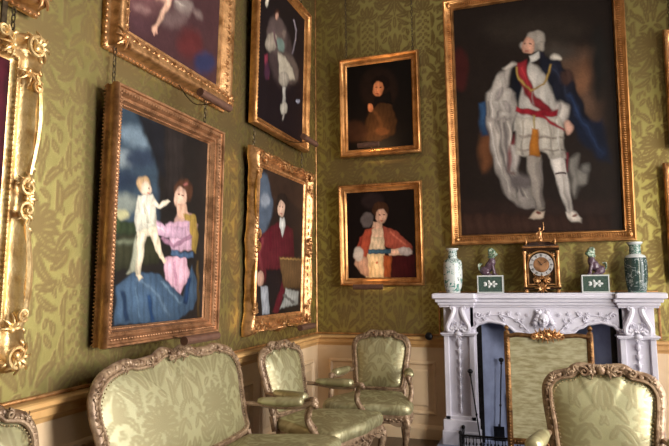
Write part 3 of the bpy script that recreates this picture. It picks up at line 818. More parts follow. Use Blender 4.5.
# pierced iron fender round the hearth
m = M()
path = [(-.68,-.26),(-.68,-.46),(.68,-.46),(.68,-.26)]
for z, r in ((.045,.009),(.165,.009),(.15,.004)): m.tube([(x,y,z) for x,y in path], r, 8)
for (x0,y0),(x1,y1) in zip(path, path[1:]):
    n = int(math.hypot(x1-x0,y1-y0)/.028)
    for i in range(n):
        x = x0+(x1-x0)*(i+.5)/n; y = y0+(y1-y0)*(i+.5)/n
        m.tube([(x,y,.045),(x+.006*(1 if i % 2 else -1),y,.1),(x,y,.165)], .004, 5); m.ell((x,y,.105), (.007,.007,.012), nu=6, nv=4)
for x, y in path: m.ell((x,y,.185), (.016,.016,.018)); m.tube([(x,y,.032),(x,y,.17)], .01, 8)
g = m.build('fender', MAT['iron'], None); g.location = (FX,0,0); tag(g, 'low black pierced iron fender round the hearth, left of the gilt fire screen', 'fender')

def fire_tool(name, p0, p1, head, lab, mat):
    e = empty(name, p0); tag(e, lab, 'fire iron', 'fire irons leaning beside the hearth')
    d = np.array(p1)-np.array(p0); m = M(); m.tube([(0,0,0), tuple(d*.5), tuple(d)], .0055, 8); m.ell(d*.45, (.01,.01,.014)); m.build('shaft', mat, e)
    h = M(); h.lathe([(.004,-.02),(.011,-.012),(.009,0),(.018,.01),(.024,.022),(.018,.036),(.006,.042)], 14, tuple(d)); h.build('handle', MAT['iron'], e)
    b = M()
    if head == 'shovel': b.grid([[(x,-.01+.3*x*x-z*.2,z) for x in (-.045,-.02,0,.02,.045)] for z in (.0,.04,.09,.13)]); b.tube([(0,0,.12),(0,-.02,.14)], .008, 6)
    else: b.tube([(0,0,.05),(0,0,0),(.02,-.01,.0)], .007, 6)
    b.build(head, mat, e)
fire_tool('poker', (1.575,-.33,.035), (1.492,-.265,.63), 'hook', 'thin poker leaning against the white marble left of the fire opening', MAT['iron'])
fire_tool('fire_shovel', (1.70,-.03,.035), (1.735,.0,.70), 'shovel', 'dark fire shovel standing inside the fire opening left of the gilt screen', MAT['iron'])

# gilt fire screen
fs = empty('fire_screen', (2.12,-.655,0)); tag(fs, 'gilt framed fire screen with faded green silk panel standing before the fireplace', 'fire screen')
m = M(); sw, sh0, sh1 = .298, .2, 1.01
for q in (-1,1):
    m.box(q*sw-.022, q*sw+.022, -.018, .018, .06, sh1+.005, .005)
    for k in range(40): m.ell((q*sw, -.02, .1+k*.022), (.009,.006,.008), nu=6, nv=4)
    m.lathe([(.024,0),(.02,.01),(.01,.02),(.02,.035),(.014,.05),(.002,.062)], 12, (q*sw,0,sh1+.004))
T = smoothpath([(-sw,-.004,.985),(-.22,-.004,1.0),(-.1,-.004,.995),(0,-.004,1.025),(.1,-.004,.995),(.22,-.004,1.0),(sw,-.004,.985)], 8)
m.tube(T, .017, 8, up=(0,1,0)); m.tube([p+np.array([0,-.012,.01]) for p in T], .006, 6, up=(0,1,0))
m.box(-sw, sw, -.014, .014, .18, .225, .005)
for k in range(26): m.ell((-sw+.03+k*.0232, -.016, .2), (.008,.006,.01), nu=6, nv=4)
fr_ = m.build('frame', MAT['screengold'], fs, angle=50)
m = M()
for q in (1,-1):
    for s_, dx in ((.07,.02),(.055,.06)): leafcluster(m, q*dx, 1.0, PI/2-q*1.35, -.02, s_, 2)
    m.spiral((q*.1, .99), .024, .005, 1.3, PI/2, .008, y=-.024, sgn=q)
leafcluster(m, 0, 1.0, PI/2, -.02, .05, 1); m.ell((0,-.035,1.005), (.024,.02,.026)); leafcluster(m, 0, .985, -PI/2, -.02, .045, 1)
m.build('crest', MAT['gold'], fs)
m = M(); us = np.linspace(-sw+.02, sw-.02, 80); zs = np.linspace(.22,.99,90)
U, Z = np.meshgrid(us, zs); rows = [[(u, -.004-.003*math.sin(u*9), z) for u in us] for z in zs]
m.grid(rows, a=damask(U, Z, 1.0, .1, .3).ravel()); m.build('silk_panel', MAT['screensilk'], fs, attr='pat', angle=180)
m = M(); m.box(-sw+.01, sw-.01, .002, .008, .21, .995); m.build('panel_back', MAT['bronze'], fs, smooth=False)
for q in (-1,1):
    m = M()
    for t in (-1,1): m.tube(smoothpath([(q*sw,0,.15),(q*sw,t*.05,.12),(q*sw,t*.11,.05),(q*sw,t*.145,.016),(q*sw,t*.155,.018)], 6), lambda u: .017-.004*u, 8, up=(1,0,0))
    m.build('foot', MAT['screengold'], fs)
m = M(); leafcluster(m, 0, .19, -PI/2, -.01, .045, 1); m.spiral((.04,.185), .022, .004, 1.2, 0, .007, y=-.02); m.spiral((-.04,.185), .022, .004, 1.2, PI, .007, y=-.02, sgn=-1); m.build('rail_scroll', MAT['gold'], fs)

# ------------------------------------------------------------------ ornaments on the shelf
ST = 1.312
# clock
ck = empty('mantel_clock', (2.103,-.155,ST)); ck.scale = (1.0,1.0,1.0)
tag(ck, 'ornate dark and gilt bracket clock in the middle of the white marble mantelshelf', 'clock')
m = M(); m.box(-.148,.148,-.085,.085,.028,.052,.004); m.box(-.128,.128,-.075,.075,.05,.36,.003); m.box(-.145,.145,-.085,.085,.352,.372,.004)
m.grid([[(x*s,y*s,z) for x,y in ((-.14,-.08),(.14,-.08),(.14,.08),(-.14,.08))] for s,z in ((1,.372),(1.04,.385),(.98,.40),(.7,.415),(.5,.43))], closed=True, cap=True)
m.build('case', MAT['ebony'], ck, angle=30)
m = M()
for q in (-1,1):
    for y in (-.078,.06):
        m.lathe([(.017,.052),(.017,.065),(.012,.07),(.0125,.2),(.0115,.32),(.016,.33),(.018,.35)], 12, (q*.132,y,0))
        m.lathe([(.015,0),(.02,.008),(.016,.018),(.01,.028)], 12, (q*.125,y,0))
        m.lathe([(.008,.40),(.011,.405),(.005,.415),(.011,.43),(.007,.445),(.001,.465)], 10, (q*.115,y*.8,0))
m.tube(smoothpath([(-.108,-.084,.06),(-.108,-.084,.24),(-.09,-.084,.305),(-.05,-.084,.338),(0,-.084,.348),(.05,-.084,.338),(.09,-.084,.305),(.108,-.084,.24),(.108,-.084,.06)], 6), .007, 6, up=(0,1,0))
m.tube([(-.108,-.084,.07),(.108,-.084,.07)], .007, 6)
for k in range(24): m.ell((-.138+k*.012,-.088,.386), (.005,.005,.007), nu=6, nv=4)
m.box(-.15,.15,-.088,.088,.376,.39,.003); m.box(-.15,.15,-.088,.088,.048,.056,.002)
for q in (-1,1):
    m.spiral((q*.05,.115), .03, .005, 1.4, PI/2, .006, y=-.08, sgn=q); m.spiral((q*.055,.155), .02, .004, 1.2, -PI/2, .005, y=-.08, sgn=-q); leafcluster(m, q*.02, .1, PI/2-q*1.2, -.078, .05, 2); leafcluster(m, q*.085,.31,PI/2-q*.8,-.078,.03,2)
leafcluster(m, 0, .12, PI/2, -.078, .04, 1); leafcluster(m, 0, .04, -PI/2, -.088, .035, 1); leafcluster(m, 0, .04, 0, -.088, .06, 1); leafcluster(m, 0, .04, PI, -.088, .06, 1)
m.build('gilt_mounts', MAT['gold'], ck)
m = M(); m.lathe([(.104,.0),(.104,.008),(.1,.012),(.001,.012)], 40, (0,-.076,.235), 'y'); dl = m.build('dial', MAT['ebony'], ck)
m = M(); m.grid([[(r*math.cos(a), -.09, .235+r*math.sin(a)) for a in np.linspace(0, 2*PI, 48, endpoint=False)] for r in (.064,.095)], closed=True); m.build('chapter_ring', MAT['silver'], dl)
ROM = ['XII','I','II','III','IIII','V','VI','VII','VIII','IX','X','XI']
for k, s_ in enumerate(ROM):                      # Roman numerals as radial strokes
    a = PI/2-k*PI/6; n = len(s_); m = M()
    def st(u0, v0, u1, v1):
        def w_(u, v): r = .0795+v; b = a-u/.08; return (r*math.cos(b), -.0915, .235+r*math.sin(b))
        m.tube([w_(u0,v0), w_(u1,v1)], .0014, 4)
    wd = {'I':.0045,'V':.009,'X':.009}; tot = sum(wd[c_] for c_ in s_); u = -tot/2
    for c_ in s_:
        q = wd[c_]
        if c_ == 'I': st(u+q/2,-.01,u+q/2,.01)
        elif c_ == 'V': st(u+.001,.01,u+q/2,-.01); st(u+q/2,-.01,u+q-.001,.01)
        else: st(u+.001,.01,u+q-.001,-.01); st(u+.001,-.01,u+q-.001,.01)
        u += q
    m.build('numeral', MAT['glassdark'], dl)
m = M(); m.lathe([(.062,.0),(.062,.003),(.03,.005),(.001,.005)], 32, (0,-.088,.235), 'y'); m.build('dial_centre', MAT['golddark'], dl)
m = M(); m.tube([(0,-.097,.235),(-.025,-.097,.27)], .0022, 5); m.tube([(0,-.097,.235),(.04,-.097,.262)], .0018, 5); m.ell((0,-.097,.235), (.005,.003,.005)); m.build('hands', MAT['glassdark'], dl)

def blobs(name, parts, mat, parent, vox=.004, colorfn=None):
    """one continuous body grown from overlapping masses"""
    m = M()
    for p in parts:
        if p[0] == 'e': m.ell(p[1], p[2], p[3] if len(p) > 3 else None, 16, 12)
        else: m.tube(p[1], p[2], 10, up=(.1,.2,1))
    o = m.build(name, mat, parent)
    md = o.modifiers.new('r', 'REMESH'); md.mode = 'VOXEL'; md.voxel_size = vox; md.use_smooth_shade = True
    s = o.modifiers.new('s', 'SMOOTH'); s.iterations = 3
    return o
# gilt figure on the clock
blobs('finial_figure', [('e',(0,0,.445),(.022,.02,.02)),('e',(0,0,.50),(.016,.013,.03)),('e',(0,-.002,.545),(.011,.011,.013)),('t',[(-.006,0,.48),(-.012,-.006,.455),(-.018,-.004,.432)],.007),('t',[(.006,0,.48),(.014,.004,.455),(.01,.01,.432)],.007),
    ('t',[(.012,0,.52),(.03,-.01,.535),(.034,-.012,.565)],.005),('t',[(-.012,0,.52),(-.028,-.008,.5),(-.024,-.014,.478)],.005),('t',[(.034,-.012,.55),(.03,-.01,.60)],.0035)], MAT['gold'], ck, .003)
m = M(); m.lathe([(.045,.41),(.05,.42),(.03,.43),(.034,.438),(.001,.44)], 16); m.build('finial_base', MAT['gold'], ck)

def band_mat(name, base, mark, dark, scale=26, thr=.52, reserve=None):
    m, nt, b = new_mat(name)
    tc = nt.nodes.new('ShaderNodeTexCoord'); mp = nt.nodes.new('ShaderNodeMapping'); mp.inputs['Scale'].default_value = (1,1,.8); nt.links.new(tc.outputs['Object'], mp.inputs[0])
    v = nt.nodes.new('ShaderNodeTexVoronoi'); v.inputs['Scale'].default_value = scale*.8; nt.links.new(mp.outputs[0], v.inputs['Vector'])
    n = noise(nt, scale, 3); n.inputs['Distortion'].default_value = 1.5
    c = mixc(nt, ramp(nt, n.outputs[0], thr, thr+.05), lin(base), lin(mark))
    c = mixc(nt, ramp(nt, v.outputs['Distance'], .16, .10), c, lin(dark))
    nt.links.new(c, b.inputs['Base Color']); b.inputs['Roughness'].default_value = .12
    return m
def vase(loc, prof, mats, lab, n=40):
    e = empty('vase', loc); tag(e, lab, 'vase', 'porcelain vases at the ends of the mantelshelf')
    cut = [i for i, (r, z) in enumerate(prof) if r is None]
    names = ['foot', 'body', 'shoulder', 'neck', 'rim']; secs = []; cur = []
    for r, z in prof:
        if r is None: secs.append(cur); cur = [cur[-1]]
        else: cur.append((r, z))
    secs.append(cur)
    for nm, s_, mt in zip(names, secs, mats):
        m = M(); m.grid([[(r*math.cos(2*PI*k/n), r*math.sin(2*PI*k/n), z) for k in range(n)] for r, z in s_], closed=True); m.build(nm, mt, e, angle=70)
    return e
W1 = band_mat('vase_white', (214,218,214), (70,130,118), (40,62,66), 24, .55)
W2 = band_mat('vase_panel', (206,214,210), (44,96,84), (30,44,48), 44, .50)
WP = simple('porcelain_white', (222,224,220), (206,210,208), .12, 0, 10, 0)
G1 = band_mat('vase_green', (52,72,68), (150,160,158), (24,34,34), 26, .55)
G2 = band_mat('vase_greenband', (70,110,96), (180,190,184), (30,44,40), 60, .5)
N_ = (None, None)
pr1 = [(.045,0),(.06,.0),(.062,.012),N_,(.074,.05),(.082,.11),(.084,.18),(.083,.24),(.080,.272),N_,(.074,.29),(.055,.30),(.043,.308),N_,(.040,.325),(.040,.36),(.043,.378),N_,(.054,.386),(.056,.392),(.054,.396),(.044,.396),(.036,.38),(.034,.33)]
vase((1.357,-.16,ST), pr1, [WP, W1, W2, W2, WP], 'pale porcelain vase with green painted motifs at the left end of the mantelshelf')
pr2 = [(.05,0),(.066,.0),(.068,.012),N_,(.076,.05),(.084,.12),(.086,.2),(.085,.255),(.080,.28),N_,(.07,.298),(.052,.305),(.046,.31),N_,(.044,.33),(.043,.37),(.046,.385),N_,(.058,.396),(.060,.404),(.057,.408),(.046,.408),(.038,.39),(.036,.33)]
vase((2.826,-.16,ST), pr2, [G2, G1, WP, G2, WP], 'dark green and white porcelain vase at the right end of the mantelshelf')

# porcelain lion-dogs on box plinths
LD = band_mat('dog_purple', (92,70,84), (120,104,112), (52,40,50), 60, .55)
LH = band_mat('dog_green', (96,128,100), (196,200,184), (70,50,66), 60, .5)
PG = band_mat('plinth_green', (66,84,77), (80,98,88), (46,66,60), 70, .5)
def lion_dog(loc, q, lab, sc=1.0):
    e = empty('lion_dog_figurine', loc); e.scale = (sc, sc, sc)
    tag(e, lab, 'figurine', 'porcelain lion-dogs on the mantelshelf')
    m = M(); m.box(-.094,.094,-.055,.055,.006,.13,.003); b = m.build('plinth', PG, e, smooth=False)
    m = M()
    for z in (.0,.128): m.box(-.101,.101,-.061,.061,z,z+.01,.002)
    for x in (-1,1):
        for y in (-1,1): m.box(x*.094-.004, x*.094+.004, y*.055-.004, y*.055+.004, .008, .13)
    m.build('plinth_edging', WP, b, smooth=False)
    m = M()
    for k in range(7):
        a = k*.9; m.ell((.032*math.cos(a)*(1.3), -.056, .07+.018*math.sin(a)), (.014,.003,.009), Ry(a), 8, 5)
    m.ell((0,-.057,.07), (.016,.005,.012)); m.build('plinth_flower', WP, b)
    X = lambda *p: (q*p[0], p[1], p[2])
    blobs('body', [('e',X(-.045,0,.175),(.038,.034,.036)),('e',X(-.005,0,.21),(.036,.032,.05),Ry(-q*.5)),('e',X(.015,0,.245),(.030,.030,.04)),
        ('t',[X(.018,-.022,.225),X(.028,-.026,.18),X(.032,-.03,.148)],.012),('t',[X(.018,.022,.225),X(.028,.026,.18),X(.032,.03,.148)],.012),
        ('e',X(.04,-.03,.146),(.016,.012,.008)),('e',X(.04,.03,.146),(.016,.012,.008)),('e',X(-.035,-.03,.163),(.03,.014,.024)),('e',X(-.035,.03,.163),(.03,.014,.024)),
        ('e',X(-.005,-.036,.146),(.022,.011,.008)),('e',X(-.005,.036,.146),(.022,.011,.008))], LD, e, .004)
    blobs('head', [('e',X(.018,0,.315),(.033,.032,.032)),('e',X(.04,-.012,.305),(.022,.024,.018)),('e',X(.03,-.02,.325),(.014,.014,.012)),('e',X(.0,-.02,.335),(.014,.01,.014)),('e',X(.0,.026,.335),(.014,.01,.014)),
        ('e',X(.03,-.02,.29),(.018,.016,.008)),('e',X(.01,0,.345),(.022,.022,.012)),('e',X(.012,0,.285),(.03,.03,.016))], LH, e, .004)
    m = M()
    for k in range(5): m.tube(smoothpath([X(-.07,0,.17),X(-.088,(k-2)*.008,.20),X(-.086+.006*k,(k-2)*.012,.235)], 4), lambda t: .008*(1-.6*t), 6)
    m.build('tail', LH, e)
lion_dog((1.680,-.15,ST), 1, 'brown porcelain lion-dog on a green plinth left of the clock', 1.1)
lion_dog((2.515,-.15,ST), -1, 'purple porcelain lion-dog on a green plinth right of the clock', 1.06)

# small dark knob on the chair rail
m = M(); m.lathe([(.012,0),(.012,.02),(.03,.03),(.036,.045),(.03,.06),(.012,.068),(.001,.07)], 16, (0,0,0), 'y')
g = m.build('bell_knob', MAT['iron'], None); g.location = (1.12,-.062,.925); tag(g, 'small round dark knob above the chair rail, left of the fireplace', 'knob')
# rug
def rug_mat():
    m, nt, b = new_mat('rug'); n = noise(nt, 7, 4); v = nt.nodes.new('ShaderNodeTexVoronoi'); v.inputs['Scale'].default_value = 9
    tc = nt.nodes.new('ShaderNodeTexCoord'); nt.links.new(tc.outputs['Object'], v.inputs['Vector'])
    c = mixc(nt, ramp(nt, v.outputs['Distance'], .25, .4), lin((34,32,48)), lin((70,44,46))); c = mixc(nt, ramp(nt, n.outputs[0], .5, .6), c, lin((60,58,70)))
    nt.links.new(c, b.inputs['Base Color']); b.inputs['Roughness'].default_value = .95; n2 = noise(nt, 300, 2); bump(nt, b, n2.outputs[0], .5, .004); return m
m = M(); m.box(.34, RW-.34, -7.0, -.68, .0, .006); g = m.build('rug', rug_mat(), None, smooth=False); tag(g, 'dark navy patterned carpet lying on the wooden floor', 'carpet')
ART = {
 'p2': [
  ([(-0.083,-0.023),(0.372,-0.024),(0.408,0.271),(0.445,0.545),(0.003,0.705),(-0.06,0.221)],(50, 63, 75),0.05),
  ([(0.325,0.128),(0.304,0.144),(0.266,0.157),(0.219,0.165),(0.167,0.168),(0.117,0.165),(0.075,0.156),(0.045,0.144),(0.031,0.129),(0.033,0.113),(0.052,0.098),(0.085,0.085),(0.13,0.077),(0.181,0.073),(0.233,0.075),(0.278,0.083),(0.312,0.095),(0.328,0.111)],(104, 120, 132),0.06),
  ([(0.163,0.224),(0.156,0.239),(0.134,0.254),(0.099,0.268),(0.057,0.279),(0.013,0.286),(-0.028,0.287),(-0.061,0.283),(-0.082,0.275),(-0.091,0.264),(-0.085,0.25),(-0.065,0.235),(-0.034,0.222),(0.006,0.21),(0.05,0.203),(0.093,0.2),(0.129,0.203),(0.154,0.212)],(128, 138, 142),0.06),
  ([(0.369,0.191),(0.362,0.209),(0.337,0.226),(0.298,0.242),(0.251,0.255),(0.202,0.262),(0.157,0.263),(0.12,0.259),(0.096,0.249),(0.087,0.236),(0.093,0.22),(0.115,0.203),(0.15,0.188),(0.194,0.175),(0.243,0.166),(0.291,0.164),(0.331,0.168),(0.359,0.177)],(44, 54, 70),0.06),
  ([(0.212,0.318),(0.204,0.335),(0.177,0.351),(0.137,0.366),(0.088,0.377),(0.037,0.383),(-0.01,0.383),(-0.048,0.379),(-0.073,0.369),(-0.082,0.356),(-0.075,0.341),(-0.053,0.326),(-0.016,0.311),(0.03,0.3),(0.081,0.293),(0.13,0.291),(0.172,0.295),(0.201,0.304)],(36, 46, 62),0.07),
  ([(0.222,0.429),(0.215,0.444),(0.192,0.46),(0.157,0.473),(0.114,0.482),(0.068,0.486),(0.027,0.484),(-0.007,0.478),(-0.03,0.468),(-0.038,0.454),(-0.032,0.44),(-0.012,0.425),(0.02,0.412),(0.061,0.403),(0.106,0.398),(0.15,0.398),(0.187,0.404),(0.212,0.414)],(120, 126, 118),0.05),
  ([(0.148,0.489),(0.142,0.499),(0.123,0.509),(0.094,0.517),(0.058,0.523),(0.021,0.526),(-0.014,0.526),(-0.042,0.522),(-0.061,0.516),(-0.068,0.508),(-0.063,0.498),(-0.046,0.489),(-0.018,0.481),(0.016,0.474),(0.053,0.471),(0.09,0.471),(0.12,0.474),(0.141,0.48)],(170, 165, 125),0.03),
  ([(0.294,0.545),(0.285,0.558),(0.258,0.57),(0.216,0.581),(0.165,0.588),(0.112,0.591),(0.064,0.59),(0.025,0.584),(-0.001,0.576),(-0.011,0.565),(-0.003,0.553),(0.02,0.541),(0.058,0.53),(0.106,0.523),(0.159,0.519),(0.21,0.519),(0.253,0.524),(0.283,0.533)],(48, 58, 38),0.02),
  ([(0.085,0.539),(0.083,0.553),(0.077,0.565),(0.066,0.574),(0.052,0.579),(0.037,0.58),(0.023,0.577),(0.01,0.569),(0.002,0.558),(-0.002,0.545),(-0,0.532),(0.006,0.521),(0.016,0.511),(0.03,0.506),(0.045,0.504),(0.06,0.508),(0.072,0.515),(0.081,0.526)],(60, 72, 44),0.02),
  ([(-0.026,0.59),(0.447,0.562),(0.459,0.703),(-0.011,0.752)],(50, 50, 34),0.02),
  ([(0.258,0.608),(0.251,0.613),(0.231,0.619),(0.2,0.624),(0.162,0.628),(0.122,0.63),(0.086,0.63),(0.056,0.628),(0.037,0.624),(0.03,0.619),(0.036,0.614),(0.054,0.608),(0.083,0.603),(0.119,0.599),(0.159,0.597),(0.197,0.597),(0.229,0.599),(0.25,0.602)],(96, 100, 80),0.02),
  ([(0.457,0.002),(0.704,-0.001),(0.741,0.434),(0.495,0.434)],(40, 34, 32),0.02),
  ([(0.163,-0),(0.457,0.002),(0.48,0.262),(0.434,0.268)],(26, 26, 30),0.05),
  ([(0.215,0.58),(0.182,0.729),(0.146,0.759),(0.231,0.754),(0.297,0.677)],(160, 160, 138),0.015),
  ([(0.821,0.301),(0.815,0.324),(0.795,0.346),(0.764,0.364),(0.726,0.375),(0.685,0.379),(0.646,0.376),(0.615,0.365),(0.594,0.348),(0.585,0.328),(0.59,0.306),(0.608,0.285),(0.637,0.267),(0.674,0.255),(0.715,0.249),(0.755,0.252),(0.788,0.262),(0.811,0.279)],(78, 50, 36),0.02),
  ([(0.603,0.469),(0.673,0.418),(0.804,0.424),(0.896,0.481),(0.853,0.624),(0.617,0.634)],(176, 140, 130),0.015),
  ([(0.744,0.35),(0.737,0.37),(0.722,0.388),(0.7,0.402),(0.674,0.41),(0.648,0.412),(0.625,0.406),(0.607,0.395),(0.596,0.379),(0.593,0.36),(0.6,0.34),(0.614,0.322),(0.635,0.308),(0.66,0.299),(0.687,0.297),(0.711,0.302),(0.73,0.314),(0.742,0.33)],(222, 180, 156),0.012),
  ([(0.748,0.272),(0.747,0.275),(0.743,0.279),(0.736,0.282),(0.728,0.284),(0.719,0.285),(0.71,0.285),(0.703,0.283),(0.698,0.281),(0.697,0.278),(0.698,0.275),(0.702,0.272),(0.709,0.269),(0.717,0.267),(0.726,0.266),(0.735,0.266),(0.742,0.267),(0.746,0.269)],(140, 84, 78),0.012),
  ([(0.661,0.34),(0.66,0.341),(0.658,0.343),(0.654,0.344),(0.649,0.345),(0.644,0.346),(0.639,0.346),(0.635,0.345),(0.632,0.344),(0.631,0.343),(0.632,0.341),(0.634,0.34),(0.638,0.338),(0.643,0.337),(0.648,0.337),(0.653,0.337),(0.657,0.337),(0.66,0.338)],(60, 35, 30),0.004),
  ([(0.707,0.337),(0.706,0.338),(0.703,0.34),(0.699,0.342),(0.694,0.343),(0.689,0.343),(0.684,0.343),(0.68,0.343),(0.677,0.342),(0.676,0.34),(0.677,0.339),(0.68,0.337),(0.684,0.335),(0.688,0.334),(0.694,0.334),(0.699,0.334),(0.703,0.334),(0.706,0.335)],(60, 35, 30),0.004),
  ([(0.676,0.393),(0.675,0.394),(0.672,0.395),(0.668,0.396),(0.663,0.396),(0.658,0.397),(0.653,0.397),(0.649,0.397),(0.647,0.396),(0.646,0.395),(0.646,0.394),(0.649,0.393),(0.653,0.392),(0.658,0.392),(0.663,0.391),(0.668,0.391),(0.672,0.391),(0.675,0.392)],(180, 90, 80),0.004),
  ([(0.631,0.399),(0.736,0.38),(0.785,0.454),(0.642,0.465)],(214, 170, 145),0.01),
  ([(0.71,0.437),(0.859,0.429),(0.907,0.539),(0.887,0.635),(0.778,0.62)],(152, 124, 62),0.015),
  ([(0.51,0.502),(0.781,0.466),(0.832,0.625),(0.593,0.641)],(206, 166, 184),0.012),
  ([(0.313,0.531),(0.474,0.572),(0.745,0.571),(0.754,0.502),(0.507,0.512),(0.37,0.481)],(204, 166, 186),0.01),
  ([(0.369,0.518),(0.507,0.551),(0.521,0.539),(0.383,0.506)],(230, 200, 212),0.01),
  ([(0.459,0.585),(0.618,0.622),(0.829,0.554),(0.799,0.536),(0.612,0.601),(0.482,0.566)],(150, 110, 130),0.012),
  ([(0.516,0.674),(0.744,0.651),(0.821,0.752),(0.711,0.86),(0.609,0.824),(0.525,0.777)],(216, 170, 184),0.012),
  ([(0.607,0.689),(0.643,0.82),(0.672,0.819),(0.636,0.687)],(180, 130, 150),0.01),
  ([(0.574,0.656),(0.689,0.671),(0.851,0.666),(0.849,0.634),(0.697,0.64),(0.594,0.627)],(66, 86, 112),0.008),
  ([(0.066,0.813),(0.211,0.749),(0.441,0.752),(0.633,0.824),(0.737,0.876),(0.838,0.706),(0.949,0.845),(0.874,0.941),(0.648,0.999),(0.064,0.981)],(64, 84, 106),0.015),
  ([(0.222,0.782),(0.411,0.846),(0.578,0.975),(0.618,0.966),(0.443,0.833),(0.244,0.766)],(84, 104, 124),0.02),
  ([(0.105,0.837),(0.155,0.972),(0.192,0.971),(0.142,0.835)],(30, 46, 70),0.02),
  ([(0.345,0.86),(0.399,0.984),(0.437,0.983),(0.383,0.858)],(34, 58, 92),0.02),
  ([(0.477,0.792),(0.702,0.914),(0.728,0.905),(0.501,0.783)],(88, 108, 126),0.015),
  ([(0.781,0.773),(0.74,0.908),(0.792,0.913),(0.833,0.777)],(30, 50, 80),0.015),
  ([(0.225,0.818),(0.279,0.968),(0.303,0.967),(0.249,0.817)],(80, 102, 124),0.015),
  ([(0.891,0.681),(0.927,0.985),(0.961,0.986),(0.924,0.68)],(70, 54, 30),0.01),
  ([(0.214,0.48),(0.407,0.463),(0.434,0.567),(0.224,0.583)],(226, 212, 184),0.012),
  ([(0.223,0.394),(0.354,0.367),(0.401,0.4),(0.398,0.464),(0.412,0.526),(0.214,0.56),(0.198,0.471)],(226, 220, 200),0.012),
  ([(0.344,0.425),(0.452,0.434),(0.55,0.389),(0.524,0.375),(0.444,0.408),(0.372,0.392)],(228, 214, 190),0.008),
  ([(0.261,0.427),(0.319,0.514),(0.347,0.508),(0.288,0.42)],(190, 184, 164),0.01),
  ([(0.234,0.556),(0.23,0.657),(0.234,0.761),(0.278,0.763),(0.297,0.658),(0.324,0.556)],(226, 210, 182),0.008),
  ([(0.339,0.559),(0.407,0.626),(0.458,0.679),(0.501,0.671),(0.47,0.613),(0.42,0.54)],(222, 204, 176),0.008),
  ([(0.231,0.763),(0.266,0.789),(0.299,0.778),(0.264,0.753)],(222, 200, 170),0.008),
  ([(0.456,0.678),(0.513,0.702),(0.541,0.688),(0.484,0.664)],(222, 200, 170),0.008),
  ([(0.34,0.316),(0.341,0.329),(0.334,0.342),(0.319,0.354),(0.298,0.363),(0.274,0.368),(0.25,0.368),(0.229,0.364),(0.213,0.356),(0.203,0.346),(0.202,0.333),(0.209,0.32),(0.223,0.309),(0.243,0.3),(0.266,0.295),(0.291,0.294),(0.313,0.297),(0.33,0.305)],(190, 156, 116),0.014),
  ([(0.348,0.343),(0.346,0.355),(0.337,0.367),(0.323,0.376),(0.305,0.382),(0.287,0.384),(0.269,0.382),(0.254,0.376),(0.244,0.367),(0.24,0.355),(0.242,0.343),(0.25,0.332),(0.263,0.322),(0.28,0.316),(0.299,0.314),(0.317,0.316),(0.333,0.322),(0.343,0.331)],(228, 202, 176),0.012),
  ([(0.326,0.345),(0.326,0.347),(0.325,0.348),(0.323,0.349),(0.32,0.35),(0.317,0.35),(0.314,0.35),(0.312,0.35),(0.31,0.349),(0.31,0.347),(0.31,0.346),(0.311,0.344),(0.314,0.343),(0.316,0.342),(0.319,0.342),(0.322,0.342),(0.324,0.343),(0.326,0.344)],(90, 60, 50),0.004),
  ([(0.337,0.365),(0.336,0.366),(0.333,0.368),(0.329,0.369),(0.323,0.371),(0.317,0.371),(0.312,0.371),(0.307,0.371),(0.304,0.37),(0.303,0.369),(0.304,0.367),(0.307,0.366),(0.311,0.364),(0.317,0.363),(0.322,0.362),(0.328,0.362),(0.333,0.363),(0.336,0.364)],(190, 110, 95),0.004),
 ],
 'p1': [
  ([(0.403,0.726),(0.39,0.755),(0.348,0.791),(0.283,0.828),(0.206,0.862),(0.126,0.888),(0.053,0.905),(-0.006,0.91),(-0.044,0.904),(-0.058,0.887),(-0.049,0.862),(-0.015,0.831),(0.04,0.797),(0.111,0.763),(0.19,0.734),(0.27,0.713),(0.338,0.704),(0.385,0.708)],(98, 66, 66),0.08),
  ([(0.197,0.85),(0.19,0.856),(0.175,0.863),(0.154,0.869),(0.129,0.874),(0.104,0.878),(0.082,0.88),(0.065,0.88),(0.055,0.877),(0.053,0.873),(0.06,0.867),(0.074,0.861),(0.095,0.854),(0.119,0.849),(0.144,0.845),(0.167,0.843),(0.185,0.843),(0.196,0.845)],(136, 104, 100),0.04),
  ([(0.441,0.651),(0.435,0.675),(0.414,0.701),(0.381,0.726),(0.34,0.748),(0.296,0.763),(0.255,0.77),(0.222,0.769),(0.199,0.759),(0.19,0.743),(0.195,0.721),(0.213,0.696),(0.244,0.672),(0.283,0.65),(0.326,0.633),(0.369,0.624),(0.405,0.625),(0.43,0.634)],(190, 150, 128),0.04),
  ([(0.639,0.701),(0.618,0.72),(0.588,0.737),(0.553,0.75),(0.517,0.758),(0.485,0.761),(0.461,0.757),(0.446,0.748),(0.442,0.734),(0.451,0.718),(0.47,0.7),(0.499,0.683),(0.533,0.669),(0.569,0.66),(0.603,0.657),(0.629,0.66),(0.645,0.669),(0.649,0.684)],(126, 110, 104),0.05),
  ([(0.574,0.763),(0.567,0.78),(0.544,0.8),(0.508,0.821),(0.464,0.839),(0.417,0.854),(0.374,0.863),(0.339,0.865),(0.316,0.86),(0.307,0.849),(0.313,0.834),(0.333,0.815),(0.366,0.795),(0.408,0.777),(0.454,0.761),(0.5,0.751),(0.538,0.748),(0.564,0.752)],(98, 78, 76),0.06),
  ([(0.57,0.706),(0.562,0.71),(0.549,0.715),(0.53,0.719),(0.508,0.722),(0.487,0.724),(0.468,0.724),(0.454,0.723),(0.447,0.72),(0.446,0.717),(0.453,0.713),(0.466,0.708),(0.484,0.704),(0.505,0.701),(0.527,0.699),(0.546,0.699),(0.561,0.7),(0.569,0.702)],(160, 146, 136),0.02),
